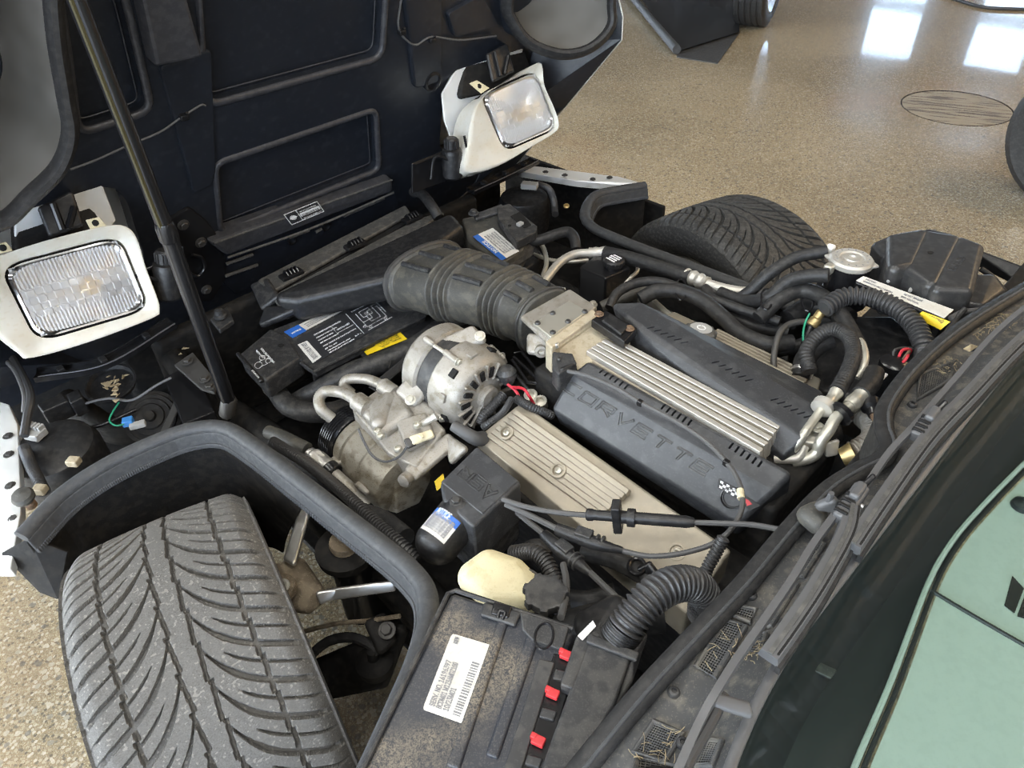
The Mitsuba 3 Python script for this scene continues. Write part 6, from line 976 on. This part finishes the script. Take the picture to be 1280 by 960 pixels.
part(k, 'lettering', cat(q.text(.08, .80, 'COOLANT ONLY', .006, .8), ), 'plastic_worn'); part(k, 'dimple', lathe([(.004, 0), (.005, .001), (.003, .0005)], P(1163, 316, TZ+.0142), (0, 0, 1), 14), 'slot')
for c in ((1110, 352), (1137, 364), (1173, 377)): part(k, 'spigot', tube([P(c[0], c[1], .80), P(c[0]+7, c[1]-11, .80)], .003, 8, smooth=False), 'connector_grey')
for lab, pts in (('thin black tube behind the tank at the right edge', [(1226, 336, .80), (1240, 346, .79), (1252, 360, .78), (1262, 372, .77)]), ('grey tube looping between tank and cowl', [(1188, 398, .80), (1204, 390, .80), (1222, 388, .80)]), ('black tube slanting down beside the label strip', [(1206, 386, .81), (1196, 398, .80), (1184, 415, .79), (1178, 428, .78)])): solo('bay_hose', tube(pz(*pts), .0048, 10), 'cable_grey' if 'grey' in lab else 'rubber', lab, 'tube')
solo('far_fender_rail', hull([P(1226, 318, .76), P(1290, 342, .76), P(1226, 330, .74), P(1290, 362, .74)], .006), 'plastic', 'black rail at the far right beyond the tank', 'rail')
# ---------------------------------------------------------------- near front corner, between headlight and arch
k = thing('vacuum_canister', 'big round black canister with a pale grey connector at the left edge', 'canister'); o = P(62, 556, .545); part(k, 'body', lathe([(.03, -.14), (.078, -.12), (.082, -.03), (.074, -.008), (.055, .004), (.02, .008)], o, A(.05, -.05, 1), 40), 'plastic'); 
cq = P(44, 542, .565); B = basis((0, 0, 1), A(1, .55, 0)); part(k, 'connector', box(cq, (.034, .028, .016), B, .003), 'connector_grey', label='pale grey connector')
for i in range(4): part(k, 'lug', box(cq+B[0]*(-.012+.008*i)+A(0, 0, .010)+B[1]*.008, (.005, .014, .012), B, .001), 'connector_grey')
solo('corrugated_conduit', tube(pz((30, 560, .56), (38, 580, .565), (48, 600, .56), (56, 616, .55)), .0105, 14, rings=(.005, .0022)), 'conduit', 'corrugated conduit at the left edge beside the big canister', 'conduit'); solo('headlight_lead', tube(pz((10, 440, .62), (28, 470, .615), (38, 495, .605), (34, 520, .59), (30, 545, .575)), .008, 10), 'conduit', 'black cable bundle hanging below the near headlight', 'cable'); solo('headlight_lead', tube(pz((0, 445, .62), (18, 462, .62), (30, 490, .61), (30, 515, .59)), .005, 10), 'cable_grey', 'grey cable hanging below the near headlight', 'cable')
k = thing('hood_stop', 'round grey rubber hood stop on a rusty stud at the left edge', 'rubber stop'); o = P(30, 622, .585); part(k, 'pad', lathe([(.006, -.004), (.017, -.002), (.018, .004), (.015, .010), (.003, .013)], o, A(.2, -.1, 1), 26), 'plastic_tan'); part(k, 'stud', lathe([(.006, -.03), (.009, -.028), (.009, -.018), (.006, -.016), (.006, -.002)], o, A(.2, -.1, 1), 14), 'rusty')
for i, c in enumerate(((92, 577), (50, 612))): solo('foam_scrap', box(P(*c, .57), (.022, .018, .014), basis((0, 0, 1), A(1, .8, 0)), .003), 'plenum_tan', ('tan foam scrap beside the big canister', 'tan foam scrap beside the hood stop')[i], 'foam')
k = thing('horn', 'round dark ribbed horn disc in the near front corner', 'horn'); o = P(190, 522, .50); hx = nrm(A(.55, -.25, .8)); part(k, 'disc', lathe([(.055, -.012), (.057, -.006), (.057, 0), (.050, .002), (.048, .006), (.040, .006), (.038, .010), (.028, .010), (.026, .014), (.012, .014), (.010, .022), (.002, .022)], o, hx, 40), 'under'); part(k, 'bracket', hull([P(198, 550, .50), P(226, 488, .53), P(231, 490, .53), P(204, 552, .50)], .003), 'dark_steel')
k = thing('wire_connector', 'small blue and grey wire connector beside the horn', 'connector'); part(k, 'blue_half', box(P(160, 527, .535), (.020, .018, .014), basis((0, 0, 1), A(.5, 1, 0)), .002), 'blue_plastic'); part(k, 'grey_half', box(P(172, 531, .53), (.030, .014, .011), basis((0, 0, 1), A(.45, 1, 0)), .002), 'connector_grey')
solo('green_wire', tube(pz((149, 503, .55), (141, 515, .545), (137, 526, .54), (145, 532, .54), (155, 530, .538)), .0018, 8), 'green_wire', 'thin green wire curling to the small blue connector', 'wire'); solo('horn_lead', tube(pz((100, 506, .55), (135, 498, .56), (165, 500, .56), (195, 482, .58), (214, 472, .59)), .0028, 8), 'cable_grey', 'grey wire stretched below the near headlight', 'wire')
for i, (lab, h4, m) in enumerate((('black bracket box below the near headlight', [(45, 505), (78, 490), (86, 500), (52, 515)], 'plastic'), ('small black box beside the bracket under the near headlight', [(82, 492), (97, 485), (103, 497), (88, 504)], 'plastic'), ('dark channel piece low beside the gas strut', [(205, 470), (240, 455), (268, 515), (230, 530)], 'plastic_gloss'))):
    solo('bracket_box', slab(pz(*[(x, y, .57 if i < 2 else .54) for x, y in h4]), .04, .004), m, lab, 'bracket')
lr = np.random.default_rng(11)
def crumb(x, y, s_):
    c = P(x, y, .566); return hull(c + lr.normal(size=(4, 3))*A(s_, s_, s_*.35), .0008, 8)
solo('leaf_debris', cat(*[crumb(142+lr.normal()*7, 482+lr.normal()*7, .003+.003*lr.random()) for _ in range(22)], *[crumb(x, y, .003) for x, y in ((268, 441), (274, 446), (232, 436), (226, 442), (262, 450))]), 'litter', 'dry leaf crumbs lying in the dark corner near the headlight', 'debris', kind='stuff', smooth=False); k = thing('debris_tray', 'dark tray holding dry leaf crumbs below the near headlight', 'tray'); part(k, 'tray', lathe([(.01, 0), (.045, .004), (.05, .016), (.046, .016), (.042, .008), (.01, .006)], P(142, 484, .545), A(.2, -.1, 1), 30), 'plastic')
k = thing('strut_mount', 'grey metal mounting plate with bolts at the foot of the gas strut', 'bracket'); part(k, 'plate', slab([P(218, 455, .575), P(240, 440, .58), P(272, 478, .575), P(268, 490, .57), P(252, 486, .57)], .008, .002), 'dark_steel')
for c in ((234, 452), (256, 474), (262, 484)): part(k, 'bolt', bolt(P(*c, .583), (0, 0, 1), .008, .007), 'dark_steel')
k = thing('latch_bracket', 'black latch bracket with two studs right of the gas strut', 'bracket'); part(k, 'plate', slab([P(262, 398, .60), P(284, 382, .60), P(292, 400, .60), P(274, 412, .60)], .012, .003), 'plastic_worn'); part(k, 'stud', lathe([(.014, 0), (.014, .006), (.010, .008), (.009, .018), (.003, .02)], P(276, 396, .604), (0, 0, 1), 20), 'plastic_worn')
solo('front_pipe', tube(pz((215, 445, .52), (240, 480, .50), (262, 520, .48), (285, 560, .46)), .028, 16), 'under', 'thick dark pipe running beside the foot of the gas strut', 'pipe')
for lab, pts, r in (('dark hose in the near front corner behind the canister', [(80, 500, .48), (110, 520, .46), (150, 540, .44), (210, 535, .44)], .028), ('black cable across the near front corner', [(90, 540, .52), (130, 530, .53), (170, 512, .53)], .004)): solo('dark_hose', tube(pz(*pts), r, 14), 'under' if r > .01 else 'plastic_gloss', lab, 'hose')
# ---------------------------------------------------------------- things further back on the workshop floor
k = thing('rubber_sheet', 'black rubber sheet with a rolled edge lying on the floor under another car', 'rubber sheet'); F = lambda x, y, z=.0: P(x, y, z)
part(k, 'flat_flap', slab([F(846, 60, .006), F(925, 40, .006), F(897, 79, .006), F(846, 71, .006)], .005, .001), 'rubber_seal'); g_ = Quad(F(770, -40, .10), F(928, -40, .10), F(924, 40, .02), F(850, 63, .02)); ss, tt = np.meshgrid(np.linspace(0, 1, 40), np.linspace(0, 1, 40)); hh = .10*(meshkit.fbm(np.stack([ss*3.5+tt, tt*3.0, ss*0], -1), 3, 5)-.35)*np.sin(np.clip(tt*1.15, 0, 1)*PI)
vv = g_.at(ss, tt).reshape(-1, 3)+np.c_[np.zeros((1600, 2)), hh.ravel()]; i, j = np.meshgrid(np.arange(39), np.arange(39), indexing='ij'); q = i*40+j; part(k, 'sheet', mesh(vv, np.concatenate([np.stack([q, q+1, q+41], -1).reshape(-1, 3), np.stack([q, q+41, q+40], -1).reshape(-1, 3)])), 'sheet_black', True)
part(k, 'rolled_edge', tube([F(780, -14, .05), F(800, 8, .05), F(822, 34, .045), F(846, 62, .035)], [.02, .026, .028, .03], 18), 'rubber_seal')
k = thing('parked_car_wheel', 'tyre of another parked car with a bright rim at the top of the photo', 'wheel'); wo = F(940, 37)+A(-.06, .12, .31); wx = nrm(A(.80, -.60, 0)); wx = nrm(np.cross(wx, [0, 0, 1])) if False else nrm(A(.96, .28, 0))
prf = [(.20, .10)]+[(.215, .11), (.27, .115), (.298, .10)]
for i in range(5): x = .085-.0425*i; prf += [(.308, x+.014), (.31, x+.012), (.31, x-.012), (.302, x-.016), (.302, x-.024)]
prf += [(.298, -.10), (.27, -.115), (.20, -.10)]; part(k, 'tread', lathe(prf[::-1], wo, wx, 56), 'rubber'); part(k, 'rim', lathe([(.02, .07), (.07, .075), (.10, .05), (.17, .06), (.195, .10), (.205, .112), (.212, .108)], wo, wx, 48), 'chrome', label='bright rim')
k = thing('parked_car_wheel', 'dark tyre of another vehicle cut by the right edge of the photo', 'wheel'); wo2 = F(1268, 250)+A(.16, .10, .30); part(k, 'tread', lathe([(.2, -.1), (.27, -.112), (.30, -.09), (.31, -.05), (.31, .05), (.30, .09), (.27, .112), (.2, .1)], wo2, nrm(A(.2, 1, 0)), 48), 'rubber'); part(k, 'rim', lathe([(.2, -.1), (.19, -.06), (.03, -.05), (.03, .05), (.2, .1)], wo2, nrm(A(.2, 1, 0)), 40), 'bright_alu')
solo('floor_cable', tube([F(1150, -12, .012), F(1190, -2, .012), F(1225, 8, .012), F(1260, 11, .012), F(1330, 12, .012)], .012, 10), 'conduit', 'black cable lying across the shiny floor in the upper right corner', 'cable')
